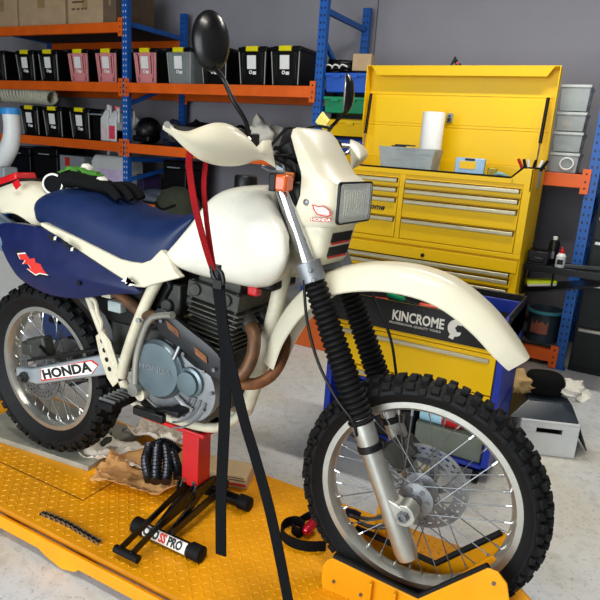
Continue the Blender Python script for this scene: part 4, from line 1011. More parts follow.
def black_case(u0, u1, y, z, h, d, label, lid=True):
    x0, x1 = at(u0, 160, y=y).x, at(u1, 160, y=y).x
    r = thing('storage_case', label, 'storage case', ((x0 + x1) / 2, y + d / 2, z), 'dark cases on the lower rack shelves')
    b = MB(); b.loft([[V(((x0 + x1) / 2 + sx * (x1 - x0) / 2 * q, y + d / 2 + sy * d / 2 * q, z + zz)) for sx, sy in ((-1, -1), (1, -1), (1, 1), (-1, 1))] for zz, q in ((.0006, .93), (h * .8, .99))]); b.build('case_body', black, r, bev=.008)
    b = MB(); b.bb((x0, y, z + h * .8), (x1, y + d, z + h)); l_ = b.build('lid', black, r, bev=.012)
    b = MB(); xm = (x0 + x1) / 2; b.tube([(xm - .07, y - .002, z + h * .84), (xm - .06, y - .028, z + h * .84), (xm + .06, y - .028, z + h * .84), (xm + .07, y - .002, z + h * .84)], .007, 8); b.build('handle', gplast, l_)
black_case(4, 30, RF + .16, H4, .40, .4, 'added dark storage case deepening the shade behind the rear fender on the lowest visible shelf')  # added for dark clutter here, to deepen the shelf's shade
black_case(33, 57, RF + .16, H4, .42, .4, 'added dark storage case deepening shade between the grey parts carton and its twin')  # second added case, also there to darken the shelf
black_case(163, 186, RF + .34, H4, .40, .35, 'added dark storage case darkening the background behind the grey spare seat')  # added where the background is dark, to block the lit wall
black_case(92.5, 103, RF + .06, H3, .29, .4, 'narrow dark storage case between the three black tubs and the white jugs')
# olive kit bag standing on the floor
p = at(178, 200, y=2.2)
r = thing('kit_bag', 'tall dark olive kit bag standing on the floor behind the seat', 'bag', (p.x, 2.2, FZ))
b = MB(); b.lathe([(.0, 0.0005), (.15, .001), (.175, .05), (.18, p.z - FZ - .08), (.165, p.z - FZ - .0), (.12, p.z - FZ + .07), (.04, p.z - FZ + .10), (0, p.z - FZ + .105)], (p.x, 2.2, FZ), (0, 0, 1), 24); o = b.build('bag_body', olive, r, ang=60)
b = MB(); b.tube([(p.x - .1, 2.05, p.z - .02), (p.x, 2.02, p.z - .06), (p.x + .1, 2.05, p.z - .02)], .009, 8, 4); b.build('carry_strap', darkcloth, r)
# ---- open parts bins in the third bay, hung on a louvred panel
pb0 = at(320, 75, y=RF + .05)
xb0, xb1 = at(319.5, 100, y=RF + .02).x + .03, at(378, 100, y=RF + .02).x + .03
hp = thing('bin_panel', 'dark louvred back panel carrying the coloured parts bins beside the open chest', 'bin rack', ((xb0 + xb1) / 2, RF + .3, HC))
b = MB(); b.bb((xb0 - .01, RF + .285, HC + .0005), (xb1 + .01, RF + .30, HC + .66))
for k in range(8): b.bb((xb0, RF + .275, HC + .04 + k * .08), (xb1, RF + .286, HC + .055 + k * .08))
for x_ in (xb0 - .012, xb1 + .004): b.bb((x_, RF + .02, HC + .0005), (x_ + .008, RF + .30, HC + .012)); b.bb((x_, RF + .20, HC + .0005), (x_ + .008, RF + .30, HC + .66))
b.build('panel', darkcab, hp)
def pbin(v0, v1, mt, label, name='parts_bin'):
    z1 = at(345, v0, y=RF + .03).z; z0 = at(345, v1, y=RF + .03).z; h = z1 - z0
    r = thing(name, label, 'parts bin', ((xb0 + xb1) / 2, RF + .15, z0), 'parts bins beside the open tool chest')
    a, c = xb0 + .006, xb1 - .006
    b = MB(); t = .004
    b.bb((a, RF + .05, z0), (c, RF + .274, z0 + t))
    b.bb((a, RF + .27, z0), (c, RF + .274, z1 + .02))
    for x_ in (a, c - t): b.prism([(x_, RF + .035, z1 - .002), (x_, RF + .055, z0), (x_, RF + .274, z0), (x_, RF + .274, z1 + .02), (x_, RF + .12, z1 + .01)], (t, 0, 0))
    b.prism([(a, RF + .03, z1), (c, RF + .03, z1), (c, RF + .055, z0), (a, RF + .055, z0)], (0, t, 0))
    b.bb((a - .002, RF + .018, z1 - .022), (c + .002, RF + .034, z1)); o = b.build('bin_body', mt, r, bev=.002)
    b = MB()
    for q in (.2, .5, .78): b.bb((a + (c - a) * q - .03, RF + .015, z1 - .035), (a + (c - a) * q + .03, RF + .033, z1 - .012))
    b.split('label_holder', mt, o)
    b = MB()
    for k in range(9):
        x_ = a + .03 + (c - a - .06) * k / 8; b.box((x_, RF + .10 + .1 * random.random(), z0 + .03), (.035, .06, .05), rotz(random.random()))
    b.build('small_parts', castd, r)
pbin(73, 92, bluep, 'blue open parts bin topping the stack beside the chest lid')
pbin(97, 113, greenm, 'green open parts bin between the blue and yellow bins')
pbin(120, 136, yel, 'yellow open parts bin beneath the green one')
pbin(140, 155, mat('blue_plastic_dark', '163f9e', .45), 'blue open parts bin lowest of the stack, behind the hand guard')
# bits piled on the top bin
zt = at(345, 73, y=RF + .03).z
p = at(362, 64, y=RF + .12); b = MB(); b.box((p.x + .0, RF + .15, zt + .085), (.145, .10, .12), rotz(.1)); o = b.build('small_carton', card, bev=.003); tag(o, 'small brown carton standing on the top blue parts bin', 'carton')
r = thing('cable_bundle', 'black cable bundle with pale ties heaped on the top blue parts bin', 'cable bundle', (p.x - .2, RF + .16, zt + .03))
b = MB()
for k in range(7):
    ph = random.random() * 6; pts = [V((p.x - .21 + .11 * math.cos(ph + t * .9) + .02 * k * .3, RF + .15 + .06 * math.sin(ph + t * .9), zt + .035 + .012 * k * .8 + .012 * math.sin(t * 2 + k))) for t in range(9)]
    b.tube(pts, .010, 7, 3)
o = b.build('cable', black, r)
b = MB()
for dx, a in ((-.26, .8), (-.20, .9), (-.14, .5)): b.tube([(p.x + dx - .03, RF + .08, zt + .04), (p.x + dx, RF + .07, zt + .065), (p.x + dx + .04, RF + .08, zt + .05)], .006, 6, 3)
b.build('cable_tie', decalw, o)
p = at(383, 70, y=RF + .3); b = MB(); b.loft([[V((p.x + sx * .06, RF + .22 + sy * .05, zt + .005)) for sx, sy in ((-1, -1), (1, -1), (1, 1), (-1, 1))], [V((p.x + sx * .055 - .03, RF + .22 + sy * .05, zt + .09 - .03 * (sx > 0))) for sx, sy in ((-1, -1), (1, -1), (1, 1), (-1, 1))]]); b.xf(Mx.Translation((-.03, 0, 0))); tag(b.build('black_pouch', darkcloth, bev=.006), 'small black pouch behind the chest lid corner, beside the brown carton', 'pouch')
# ---- clear drawers stacked at the far end of the third bay
for i, (v1, v0, lab) in enumerate(((172, 154, 'clear plastic organiser box at the bottom of the stack, holding a white ring'), (153.5, 136, 'clear plastic organiser box second from the bottom of the stack'), (135.5, 119, 'clear plastic organiser box second from the top of the stack'), (118.5, 96, 'tall clear plastic organiser box on top of the stack'))):
    y = RF + .04; x0, x1 = at(551, 150, y=y).x, at(590, 150, y=y).x - .055
    z0 = HC + .0008 + (172 - v1) * .0072; z1 = HC + (172 - v0) * .0072 - .002
    r = thing('organiser_box', lab, 'organiser box', ((x0 + x1) / 2, y + .13, z0), 'clear boxes stacked beside the chest lid')
    b = MB(); b.loft([[V((x0 + (x1 - x0) * (.5 + sx * .5 * q), y + .14 + sy * .14 * q, z)) for sx, sy in ((-1, -1), (1, -1), (1, 1), (-1, 1))] for z, q in ((z0, .92), (z1 - .015, .98))]); o = b.build('box_body', mat('clear_box', 'b4bcba', .25, alpha=.55, var=.06), r, bev=.004)
    b = MB(); b.bb((x0 - .003, y - .004, z1 - .018), (x1 + .003, y + .284, z1)); b.build('lid', mat('clear_lid', 'c7cdca', .25, alpha=.75), r, bev=.003)
    b = MB()
    for k in range(8): b.box((x0 + .04 + (x1 - x0 - .08) * random.random(), y + .05 + .15 * random.random(), z0 + .02 + .3 * (z1 - z0) * random.random()), (.04, .04, .03), rotz(random.random() * 3))
    b.build('small_parts', [castd, gplast, mat('brass_parts', '9a7f4a', .4, metal=.6), steel][i], r)
    if i == 0:
        b = MB(); b.tube([((x0 + x1) / 2 + .02 + .04 * math.cos(t), y - .003, (z0 + z1) / 2 - .004 + .036 * math.sin(t)) for t in [2 * PI * k / 20 for k in range(20)]], .005, 8, closed=True); b.build('white_ring', paper, r)
# ================================================================ OPEN YELLOW TOOL CHEST ON ITS CABINET
CX0, CX1, CY0, CY1 = .075, 1.322, 2.2, 2.68
cab = thing('roller_cabinet', 'yellow roller cabinet under the open tool chest, with a round key lock', 'tool cabinet', ((CX0 + CX1) / 2, 2.45, FZ))
ZM = .655
b = MB(); b.bb((CX0, CY0 + .02, FZ + .09), (CX1, CY1, ZM)); b.build('body', yel, cab, bev=.004)
b = MB(); b.cyl((at(423, 252, y=CY0).x, CY0 + .025, .600), (at(423, 252, y=CY0).x, CY0 - .008, .600), .012, n=16); b.build('key_lock', black, cab)
def drawer(parent, x0, x1, z0, z1, y, seam=True):
    b = MB(); b.bb((x0, y - .0, z0), (x1, y + .022, z1)); d = b.build('drawer', yel, parent, bev=.002)
    b = MB(); b.bb((x0 + .004, y - .013, z1 - .030), (x1 - .012, y + .002, z1 - .008)); b.build('pull', grip, d, bev=.004)
    b = MB(); b.bb((x0 + .002, y - .005, z1 - .005), (x1 - .003, y + .004, z1 - .0005)); b.bb((x1 - .014, y - .012, z1 - .030), (x1 - .008, y + .001, z1 - .006)); b.build('pull_shadow_gap', black, d)
zz = [.590, .533, .475, .417, .33, .24, .12, -.05]
drawer(cab, CX0 + .02, at(402, 240, y=CY0).x - .12, .56, ZM - .02, CY0) if 0 else None
b = MB(); b.bb((CX0 + .01, CY0, .572), (CX1 - .01, CY0 + .022, ZM - .012)); b.build('fascia', yel, cab, bev=.002)
for a, c in zip(zz[:-1], zz[1:]): drawer(cab, CX0 + .02, CX1 - .035, c + .003, a - .018 if a == .590 else a - .003, CY0)
for x in (CX0 + .08, CX1 - .08):
    for y in (CY0 + .08, CY1 - .08):
        b = MB(); b.cyl((x, y - .015, FZ + .045), (x, y + .015, FZ + .045), .045, n=20); b.bb((x - .02, y - .025, FZ + .06), (x + .02, y + .025, FZ + .092)); b.build('caster', rubber, cab)
chest = thing('tool_chest', 'yellow top tool chest with raised lid, standing on the yellow roller cabinet', 'tool chest', ((CX0 + CX1) / 2, 2.45, ZM))
ZT = 1.118; ZS = 1.178
b = MB(); z0 = ZM + .0008
b.bb((CX0, CY0 + .02, z0), (CX1, CY1, ZT - .06))                       # carcass below the tray
b.bb((CX0, CY0 + .0, ZT - .032), (CX1 - .10, CY0 + .024, ZT)); b.bb((CX0 + .02, CY0 + .006, ZT - .075), (CX1 - .02, CY0 + .026, ZT - .028))
b.bb((CX0, CY0 + .0, z0), (CX1, CY0 + .022, z0 + .028))
b.bb((CX0, CY1 - .012, ZT - .07), (CX1, CY1, ZS))
for s_, xx in ((0, CX0), (1, CX1 - .012)):
    b.prism([(xx, CY0, ZT - .07), (xx, CY1, ZT - .07), (xx, CY1, ZS), (xx, CY0, ZS)], (.012, 0, 0))
# stepped front corner
b.prism([(CX1 - .115, CY0, ZT), (CX1 - .055, CY0, ZS), (CX1, CY0, ZS), (CX1, CY0, z0 + .0282), (CX1 - .045, CY0, z0 + .0282), (CX1 - .045, CY0, ZT - .032), (CX1 - .115, CY0, ZT - .032)], (0, .022, 0))
XD0, XD1 = at(396, 215, y=CY0).x, at(401, 215, y=CY0).x
b.bb((XD0, CY0, z0 + .0282), (XD1, CY0 + .022, ZT - .0322)); b.bb((CX0, CY0, z0 + .0282), (CX0 + .03, CY0 + .022, ZT - .0322))
b.build('body', yel, chest, bev=.003)
b = MB(); e = .006
b.tube([(CX0, CY0 + .004, ZT + .003), (CX1 - .12, CY0 + .004, ZT + .003), (CX1 - .06, CY0 + .004, ZS + .003), (CX1 - .004, CY0 + .004, ZS + .003), (CX1 - .004, CY1, ZS + .003)], .006, 8); b.build('rubber_trim', rubber, chest)
b = MB(); b.bb((CX0 + .012, CY0 + .024, ZT - .06), (CX1 - .012, CY1 - .012, ZT - .055)); b.build('tray_liner', rubber, chest)
rz = [ZT - .034, ZT - .088, ZT - .143, ZT - .205, ZT - .318, z0 + .03]
rz = [at(403, v - 4.2, y=CY0).z for v in (181.7, 191.7, 202, 221.5)] + [z0 + .03]
for a, c in zip(rz[:-1], rz[1:]): drawer(chest, XD1 + .003, CX1 - .048, c + .003, a - .003, CY0)
lz = rz
for i, (a, c) in enumerate(zip(lz[:-1], lz[1:])): drawer(chest, CX0 + .032, XD0 - .003, c + .003, a - .003, CY0)
# badge lettering beside the headlight
p = at(379, 207, y=CY0 - .002); text('Kincrome', p + V((-.075, 0, .0)), (1, 0, 0), (0, 0, 1), .05, decalb, chest, 'badge', bold=.03, shear=.3, sx=1.1, ext=.001)
# lid
LZ = 1.765; ly = CY1 + .012
b = MB()
b.bb((CX0 - .004, ly, ZS - .01), (CX1 + .004, ly + .008, LZ))
b.prism([(CX0 - .004, ly, LZ), (CX1 + .004, ly, LZ), (CX1 + .004, ly - .085, LZ + .012), (CX0 - .004, ly - .085, LZ + .012)], (0, 0, .006))
b.prism([(CX0 + .03, ly - .085, LZ + .016), (CX1 - .03, ly - .085, LZ + .016), (CX1 - .07, ly - .075, LZ - .045), (CX0 + .07, ly - .075, LZ - .045)], (0, .004, 0))
for xx in (CX0 - .004, CX1 - .002):
    b.prism([(xx, ly, ZS - .01), (xx, ly, LZ + .006), (xx, ly - .085, LZ + .016), (xx, ly - .085, ZS + .25), (xx, ly - .03, ZS)], (.006, 0, 0))
lid = b.build('lid', yel2, chest, bev=.003)
b = MB()
for z in (1.40, 1.605): b.bb((CX0 + .006, ly - .0035, z), (CX1 - .006, ly + .0002, z + .004))
for z, h in ((1.18, .21), (1.418, .17)): b.bb((CX0 + .03, ly - .0025, z), (CX1 - .03, ly + .0005, z + h))
b.build('lid_crease', yel2, lid, bev=.001)
for x, s_ in ((CX0 + .035, 1), (CX1 - .045, -1)):
    b = MB(); b.cyl((x, ly - .06, 1.60), (x, ly - .10, 1.33), .011, n=12); st = b.build('gas_strut', black, lid)
    b = MB(); b.cyl((x, ly - .10, 1.33), (x, ly - .13, ZS - .02), .005, n=8); b.build('strut_rod', steel, st)
p = at(450, 118, y=ly); b = MB(); b.bb((p.x - .02, ly - .012, p.z - .03), (p.x + .02, ly - .001, p.z + .03)); lk = b.build('lid_latch', gplast, lid, bev=.003)
b = MB(); b.bb((p.x - .01, ly - .022, p.z - .022), (p.x + .01, ly - .012, p.z - .002)); b.cyl((p.x, ly - .02, p.z + .012), (p.x, ly - .008, p.z + .012), .007, n=10); b.build('latch_catch', castd, lk)
# things in the chest tray
zt = ZT - .0545
p = at(427, 175, y=2.47); 
r = thing('paper_towel_roll', 'white paper towel roll standing in the chest tray before the lid', 'paper towel', (p.x, 2.47, zt))
b = MB(); HR = at(428, 112, y=2.47).z - zt
b.lathe([(.02, .001), (.070, .001), (.071, .01), (.071, HR - .005), (.068, HR), (.022, HR), (.02, HR - .005)], (p.x, 2.47, zt), (0, 0, 1), 32, closed=True); o = b.build('towel_roll', paper, r)
b = MB(); b.lathe([(.017, .002), (.0195, .002), (.0195, HR + .002), (.017, HR + .002)], (p.x, 2.47, zt), (0, 0, 1), 20, closed=True); b.build('card_core', card, r)
x0, x1 = at(379, 160, y=2.26).x, at(434, 165, y=2.26).x
r = thing('clear_tub', 'clear plastic tub of black cable ties on the chest edge before the towel roll', 'tub', ((x0 + x1) / 2, 2.33, ZT - .055))
b = MB(); w0 = (x1 - x0) / 2; xm = (x0 + x1) / 2; out = []; zb = ZT - .052
for z, q in ((zb, .86), (zb + .175, 1.0), (zb + .183, 1.04), (zb + .185, 1.0), (zb + .18, .98), (zb + .006, .84)): out.append([V((xm + sx * w0 * q, 2.335 + sy * .095 * q, z)) for sx, sy in ((-1, -1), (1, -1), (1, 1), (-1, 1))])
b.loft(out); o = b.build('tub_body', mat('frosted_tub', 'bcc8cc', .25, alpha=.6, var=.05), r, bev=.01)
b = MB()
for k in range(16): a = random.random() * .5 - .25; c = V((xm + (random.random() - .5) * w0 * 1.1, 2.335 + (random.random() - .5) * .08, zb + .08 + .12 * random.random())); b.beam(c - V((math.cos(a), math.sin(a) * .3, .0)) * .05, c + V((math.cos(a), math.sin(a) * .3, .02)) * .05, .010, .008)
b.build('cable_ties', black, r)
b = MB(); b.box((xm + .03, 2.335, zb + .06), (.14, .10, .07)); b.build('blue_packet', mat('teal_packet', '6d9aa6', .4), r, bev=.008)
x0, x1 = at(455, 167, y=2.33).x, at(484, 170, y=2.33).x
r = thing('parts_organiser', 'pale blue parts organiser with a yellow insert, standing in the chest tray', 'organiser', ((x0 + x1) / 2, 2.34, zt))
b = MB(); b.bb((x0, 2.32, zt + .001), (x1, 2.36, zt + .15)); o = b.build('organiser_case', mat('pale_blue_plastic', '8fb6d6', .35, var=.08), r, bev=.006)
b = MB(); b.bb((x0 + .03, 2.317, zt + .085), (x1 - .05, 2.3205, zt + .13)); b.build('yellow_insert', yel, o)
b = MB(); b.bb((x0 + .06, 2.316, zt + .134), (x1 - .06, 2.3205, zt + .147)); b.build('handle', black, o)
p = at(492, 172, y=2.36); b = MB(); b.box((p.x + .0, 2.37, zt + .05), (.055, .04, .10), rotz(.3)); tag(b.build('grease_tin', mat('brass_tin', '9a8a3a', .4, metal=.4), bev=.005), 'small brassy tin next to the pale blue organiser in the tray', 'tin')
r = thing('tool_tangle', 'loose coil of pale hose and tools lying in the chest tray corner', 'hose', tuple(at(503, 178, y=2.36)))
b = MB(); p = at(503, 178, y=2.36); b.tube([V((p.x - .06, 2.36, zt + .02)), V((p.x - .03, 2.34, zt + .07)), V((p.x + .03, 2.36, zt + .05)), V((p.x + .06, 2.38, zt + .02)), V((p.x, 2.4, zt + .03)), V((p.x - .05, 2.38, zt + .05))], .012, 8, 4); b.build('hose_coil', mat('aqua_hose', '7aa7a4', .4), r)
# pliers standing in the corner cup
p = at(533, 160, y=2.45)
r = thing('tool_cup', 'cup of red and black handled pliers in the raised chest corner', 'tool cup', (p.x, 2.45, zt))
b = MB(); b.lathe([(0, .001), (.06, .001), (.062, .10), (.056, .10), (.054, .01), (0, .01)], (p.x, 2.45, zt), (0, 0, 1), 20); b.build('cup', gplast, r)
for dx, dy, a, mt in ((-.05, 0, -.35, redm), (-.02, .02, -.1, decalw), (.01, -.01, .1, black), (.035, .01, .2, decalw), (.05, 0, .35, black), (-.03, -.02, -.2, black)):
    b = MB(); b.tube([(p.x + dx * .6, 2.45 + dy, zt + .02), (p.x + dx, 2.45 + dy, zt + .10), (p.x + dx + a * .10, 2.45 + dy, zt + .165)], [.006, .010, .009], 8, 3); b.build('plier_handle', mt, r)
# clip on the lid rim
p = at(455, 66, y=ly - .06); r = thing('spring_clamp', 'small black and red spring clamp perched on the chest lid rim', 'clamp', (p.x, ly - .05, LZ + .02))
b = MB(); b.beam((p.x - .03, ly - .05, LZ + .022), (p.x - .005, ly - .05, LZ + .075), .014, .012); b.beam((p.x + .0, ly - .05, LZ + .022), (p.x + .035, ly - .05, LZ + .03), .014, .014); b.cyl((p.x - .005, ly - .06, LZ + .05), (p.x - .005, ly - .04, LZ + .05), .016, n=12); b.build('clamp_arm', black, r, bev=.002)
b = MB(); b.beam((p.x - .004, ly - .055, LZ + .05), (p.x + .022, ly - .055, LZ + .026), .01, .01); b.build('red_tip', redm, r)
# ================================================================ TOOL TROLLEY
ty = .045
TX0, TX1, TYF, TYB = .715, 1.50, .95, 1.36
tr = thing('tool_trolley', 'blue and yellow wheeled tool trolley with an open black tool tray, behind the front wheel', 'tool trolley', ((TX0 + TX1) / 2, 1.15, FZ))
b = MB()
for x_ in (TX0, TX1 - .03): b.bb((x_, TYF, -.065), (x_ + .03, TYB, .60))
b.bb((TX0, TYB - .02, -.065), (TX1, TYB, .60)); b.bb((TX0, TYF + .01, .20), (TX1, TYB, .215)); b.bb((TX0, TYF, -.075), (TX1, TYB, -.06)); b.bb((TX0, TYF, -.075), (TX1, TYF + .02, -.05))
body = b.build('body', bluet, tr, bev=.003)
b = MB(); b.bb((TX0 + .034, TYF - .003, .452), (TX1 - .034, TYF + .02, .470)); b.build('fascia', yel, tr)
for z0, z1 in ((.222, .268), (.274, .448)):
    b = MB(); b.bb((TX0 + .034, TYF - .004, z0), (TX1 - .034, TYF + .3, z1)); d = b.build('drawer', yel, tr, bev=.003)
    b = MB(); b.bb((TX0 + .06, TYF - .018, z1 - .034), (TX1 - .06, TYF - .002, z1 - .016)); b.build('pull', grip, d, bev=.003)
b = MB(); b.bb((TX0 + .002, TYF - .012, .470), (TX1 + .002, TYF + .006, .598)); b.bb((TX0, TYF, .475), (TX1, TYB, .485)); b.bb((TX0, TYB - .012, .475), (TX1, TYB, .63)); b.bb((TX0, TYF, .475), (TX0 + .01, TYB, .63)); b.bb((TX1 - .01, TYF, .475), (TX1, TYB, .63)); tray = b.build('tool_tray', blackm, tr, bev=.003)
pa, pc = at(390, 327, y=TYF - .0125), at(444, 333, y=TYF - .0125)
wd = pc.x - pa.x
text('KINCROME', V(((pa.x + pc.x) / 2, TYF - .0128, .538)), (1, 0, 0), (0, 0, 1), .060, decalw, tray, 'lettering', bold=.03, sx=wd / (.060 * 5.0) * .95, ext=.0006)
text('PROFESSIONAL QUALITY TOOLS', V(((pa.x + pc.x) / 2 - .01, TYF - .0128, .505)), (1, 0, 0), (0, 0, 1), .0135, decalw, tray, 'lettering', bold=.0, sx=1.15, ext=.0004)
# open-jaw spanner emblem
c = V((pc.x + .045, TYF - .0126, .535)); b = MB(); pts = []
for k in range(21):
    a = math.radians(50 + 260 * k / 20 + 0); pts.append(c + V((math.cos(a) * .033, 0, math.sin(a) * .036)))
inn = [c + V((.016 + math.cos(math.radians(a)) * .018, 0, math.sin(math.radians(a)) * .017)) for a in (300, 240, 180, 120, 60)]
b.prism(pts + inn, (0, -.0012, 0)); b.prism([c + V((-.02, 0, -.03)), c + V((.0, 0, -.036)), c + V((-.005, 0, -.05)), c + V((-.025, 0, -.045))], (0, -.0012, 0)); b.build('spanner_emblem', decalw, tray)
for x_ in (TX0 + .05, TX1 - .05):
    for y_ in (TYF + .04, TYB - .06):
        b = MB(); b.use(rubber).cyl((x_ - .012, y_, FZ + .034), (x_ + .012, y_, FZ + .034), .034, n=20); b.use(steel).bb((x_ - .018, y_ - .012, FZ + .034), (x_ - .013, y_ + .012, -.076)); b.bb((x_ + .013, y_ - .012, FZ + .034), (x_ + .018, y_ + .012, -.076)); b.bb((x_ - .02, y_ - .02, -.08), (x_ + .02, y_ + .02, -.076)); b.build('caster', None, tr)
# tools in the tray
zt = .486
def tool(name, label, cat, p0, p1, r, mt, tip=None):
    t = thing(name, label, cat, tuple((V(p0) + V(p1)) / 2), 'hand tools in the trolley tray')
    p0, p1 = V(p0), V(p1); d = (p1 - p0)
    b = MB(); b.tube([p0, p0 + d * .05, p0 + d * .3, p0 + d * .48, p0 + d * .5], [r * .7, r, r * .8, r, r * .6], 10); b.build('handle', mt, t)
    b = MB(); b.cyl(p0 + d * .5, p1, r * .32, n=8)
    if tip == 'flat': b.box(p1, (r * 1.4, r * .5, r * .5))
    if tip == 'jaw': b.lathe([(r * .4, -r * .3), (r * .9, -r * .3), (r * .9, r * .3), (r * .4, r * .3)], p1, (0, 0, 1), 12, closed=True)
    b.build('shaft', chrome, t)
tool('screwdriver', 'screwdriver with a green handle lying in the black trolley tray', 'screwdriver', (.92, 1.12, zt + .09), (1.10, 1.06, zt + .085), .016, greenm, 'flat')
tool('screwdriver', 'red handled screwdriver with its end towards the fork, in the trolley tray', 'screwdriver', (.86, 1.05, zt + .075), (1.02, 1.10, zt + .07), .015, redm, 'flat')
tool('pliers', 'pliers with thick orange-red grips in the middle of the trolley tray', 'pliers', (1.10, 1.02, zt + .09), (1.25, 1.08, zt + .085), .018, mat('orange_red_grip', 'd8402a', .4), 'jaw')
tool('screwdriver', 'long orange handled screwdriver beside the fender edge in the trolley tray', 'screwdriver', (1.36, 1.06, zt + .10), (1.18, 1.14, zt + .09), .018, mat('orange_grip', 'e0562a', .4), 'flat')
tool('paint_brush', 'brush with a wooden handle standing slanted in the trolley tray', 'brush', (1.19, 1.03, zt + .05), (1.135, 1.12, zt + .17), .012, mat('wood_handle', 'b57a3e', .5), None)
tool('spanner', 'chrome spanner lying across the front of the trolley tray', 'spanner', (1.0, .99, zt + .085), (1.16, 1.0, zt + .085), .011, chrome, 'jaw')
tool('socket_handle', 'chrome ratchet handle lying behind the pliers in the trolley tray', 'ratchet handle', (1.24, 1.14, zt + .075), (1.38, 1.16, zt + .075), .012, steel, 'jaw')
b = MB(); b.bb((TX0 + .02, TYF + .02, .4862), (TX1 - .02, TYB - .03, .545)); tag(b.build('foam_insert', darkcloth, bev=.006), 'black foam tool insert filling the trolley tray under the tools', 'tool insert')
# bottles on the trolley's open shelf
zs = -.0595
r = thing('spray_can', 'blue and red spray can lying on the open trolley shelf behind the spokes', 'spray can', (1.3, 1.05, zs))
p = (1.20, 1.03, zs + .16); 
b = MB(); b.bb((1.16, .99, zs), (1.46, 1.2, zs + .115)); tag(b.build('parts_case', mat('grey_case', '6d7468', .5), bev=.006), 'grey flat case lying on the open trolley shelf under the spray can', 'case')
z_ = zs + .115 + .033
b = MB(); b.lathe([(0, 0), (.03, 0), (.0325, .006), (.0325, .09), (.0325, .1)], (1.17, 1.03, z_), (1, .0, 0), 18); b.build('blue_wrap', mat('pale_blue_print', '9fd0e4', .35), r)
b = MB(); b.lathe([(.0325, .1), (.0326, .17), (.028, .185), (.0, .187)], (1.17, 1.03, z_), (1, 0, 0), 18); b.build('red_wrap', redm, r)
b = MB(); b.lathe([(.016, .185), (.016, .225), (0, .226)], (1.17, 1.03, z_), (1, 0, 0), 14); b.build('cap', decalw, r)
b = MB(); b.ell((1.09, 1.02, zs + .17), (.05, .04, .018)); o = b.build('sponge', mat('lime_sponge', 'a9a832', .8), bev=0); tag(o, 'olive-yellow sponge on the dark box on the open trolley shelf', 'sponge')
b = MB(); b.bb((.97, .98, zs), (1.15, 1.2, zs + .151)); tag(b.build('dark_box', darkcab, bev=.004), 'dark box on the open trolley shelf beside the grey case', 'box')
r = thing('oil_bottle', 'black oil bottle standing inside the trolley shelf near the fork', 'bottle', (.88, 1.05, zs))
b = MB(); b.lathe([(0, .0005), (.05, .001), (.052, .01), (.052, .14), (.03, .17), (.02, .18)], (.88, 1.05, zs), (0, 0, 1), 20); o = b.build('bottle_body', black, r)
b = MB(); b.lathe([(.02, .178), (.022, .18), (.022, .205), (0, .206)], (.88, 1.05, zs), (0, 0, 1), 14); b.build('cap', redm, r)
# ================================================================ BLACK SIDE SHELF BETWEEN CHEST AND RACK
sx0, sx1 = CX1 + .006, 1.80
zq = .600
ss = thing('side_shelf', 'black steel side shelf unit hooked onto the end of the yellow cabinet', 'shelf', (1.5, 2.5, zq))
b = MB(); b.prism([(sx0, 2.34, zq), (1.86, 2.34, zq), (1.86, 2.64, zq), (sx0, 2.64, zq)], (0, 0, .012)); b.bb((sx0, 2.335, zq - .02), (1.86, 2.34, zq + .02)); o = b.build('shelf_plate', blackm, ss, bev=.002)
b = MB(); b.prism([(sx0, 2.36, .435), (1.48, 2.36, .470), (1.80, 2.42, .555), (1.80, 2.62, .555), (sx0, 2.62, .445)], (0, 0, -.012)); b.build('lower_plate', blackm, ss)
b = MB(); b.beam((sx0 + .01, 2.6, .43), (sx0 + .01, 2.6, .72), .012, .03); b.beam((sx0 + .01, 2.38, .43), (sx0 + .01, 2.38, .62), .012, .03); b.cyl((1.5, 2.40, .478), (1.5, 2.40, .60), .006, n=8); b.split('bracket', blackm, ss)
zq += .012
r = thing('glue_bottle', 'small white bottle with a red cap standing on the black side shelf', 'bottle', (1.47, 2.42, zq))
p = at(562, 266, y=2.40); px_ = p.x - .015
b = MB(); b.lathe([(0, .0008), (.026, .001), (.028, .006), (.028, .07), (.016, .085), (.012, .088)], (px_, 2.42, zq), (0, 0, 1), 18); o = b.build('bottle_body', wplast, r)
b = MB(); b.lathe([(.014, .087), (.014, .1), (.008, .105), (.005, .125), (0, .126)], (px_, 2.42, zq), (0, 0, 1), 14); b.build('cap', redm, r)
b = MB(); b.prism([(px_ + math.cos(a) * .0285, 2.42 + math.sin(a) * .0285, zq + .02) for a in (-2.2, -1.9, -1.57, -1.25, -.95)] + [(px_ + math.cos(a) * .0275, 2.42 + math.sin(a) * .0275, zq + .02) for a in (-.95, -1.25, -1.57, -1.9, -2.2)], (0, 0, .03)); b.build('label', decalb, o)
p = at(558, 228, y=2.60); px_ = p.x
r = thing('spray_tin', 'black spray tin with a pale collar standing behind the white bottle', 'spray can', (px_, 2.56, zq))
b = MB(); b.lathe([(0, .0008), (.03, .001), (.032, .005), (.032, .125), (.026, .14), (.012, .145)], (px_, 2.56, zq), (0, 0, 1), 18); o = b.build('can_body', black, r)
b = MB(); b.lathe([(.013, .143), (.014, .145), (.014, .165), (0, .166)], (px_, 2.56, zq), (0, 0, 1), 12); b.build('nozzle', decalw, r)
b = MB(); b.prism([(px_ + math.cos(a) * .0326, 2.56 + math.sin(a) * .0326, zq + .03) for a in (-2.4, -2.0, -1.57, -1.2)] + [(px_ + math.cos(a) * .0315, 2.56 + math.sin(a) * .0315, zq + .03) for a in (-1.2, -1.57, -2.0, -2.4)], (0, 0, .045)); b.build('label', mat('grey_print', '6e7072', .5), o)
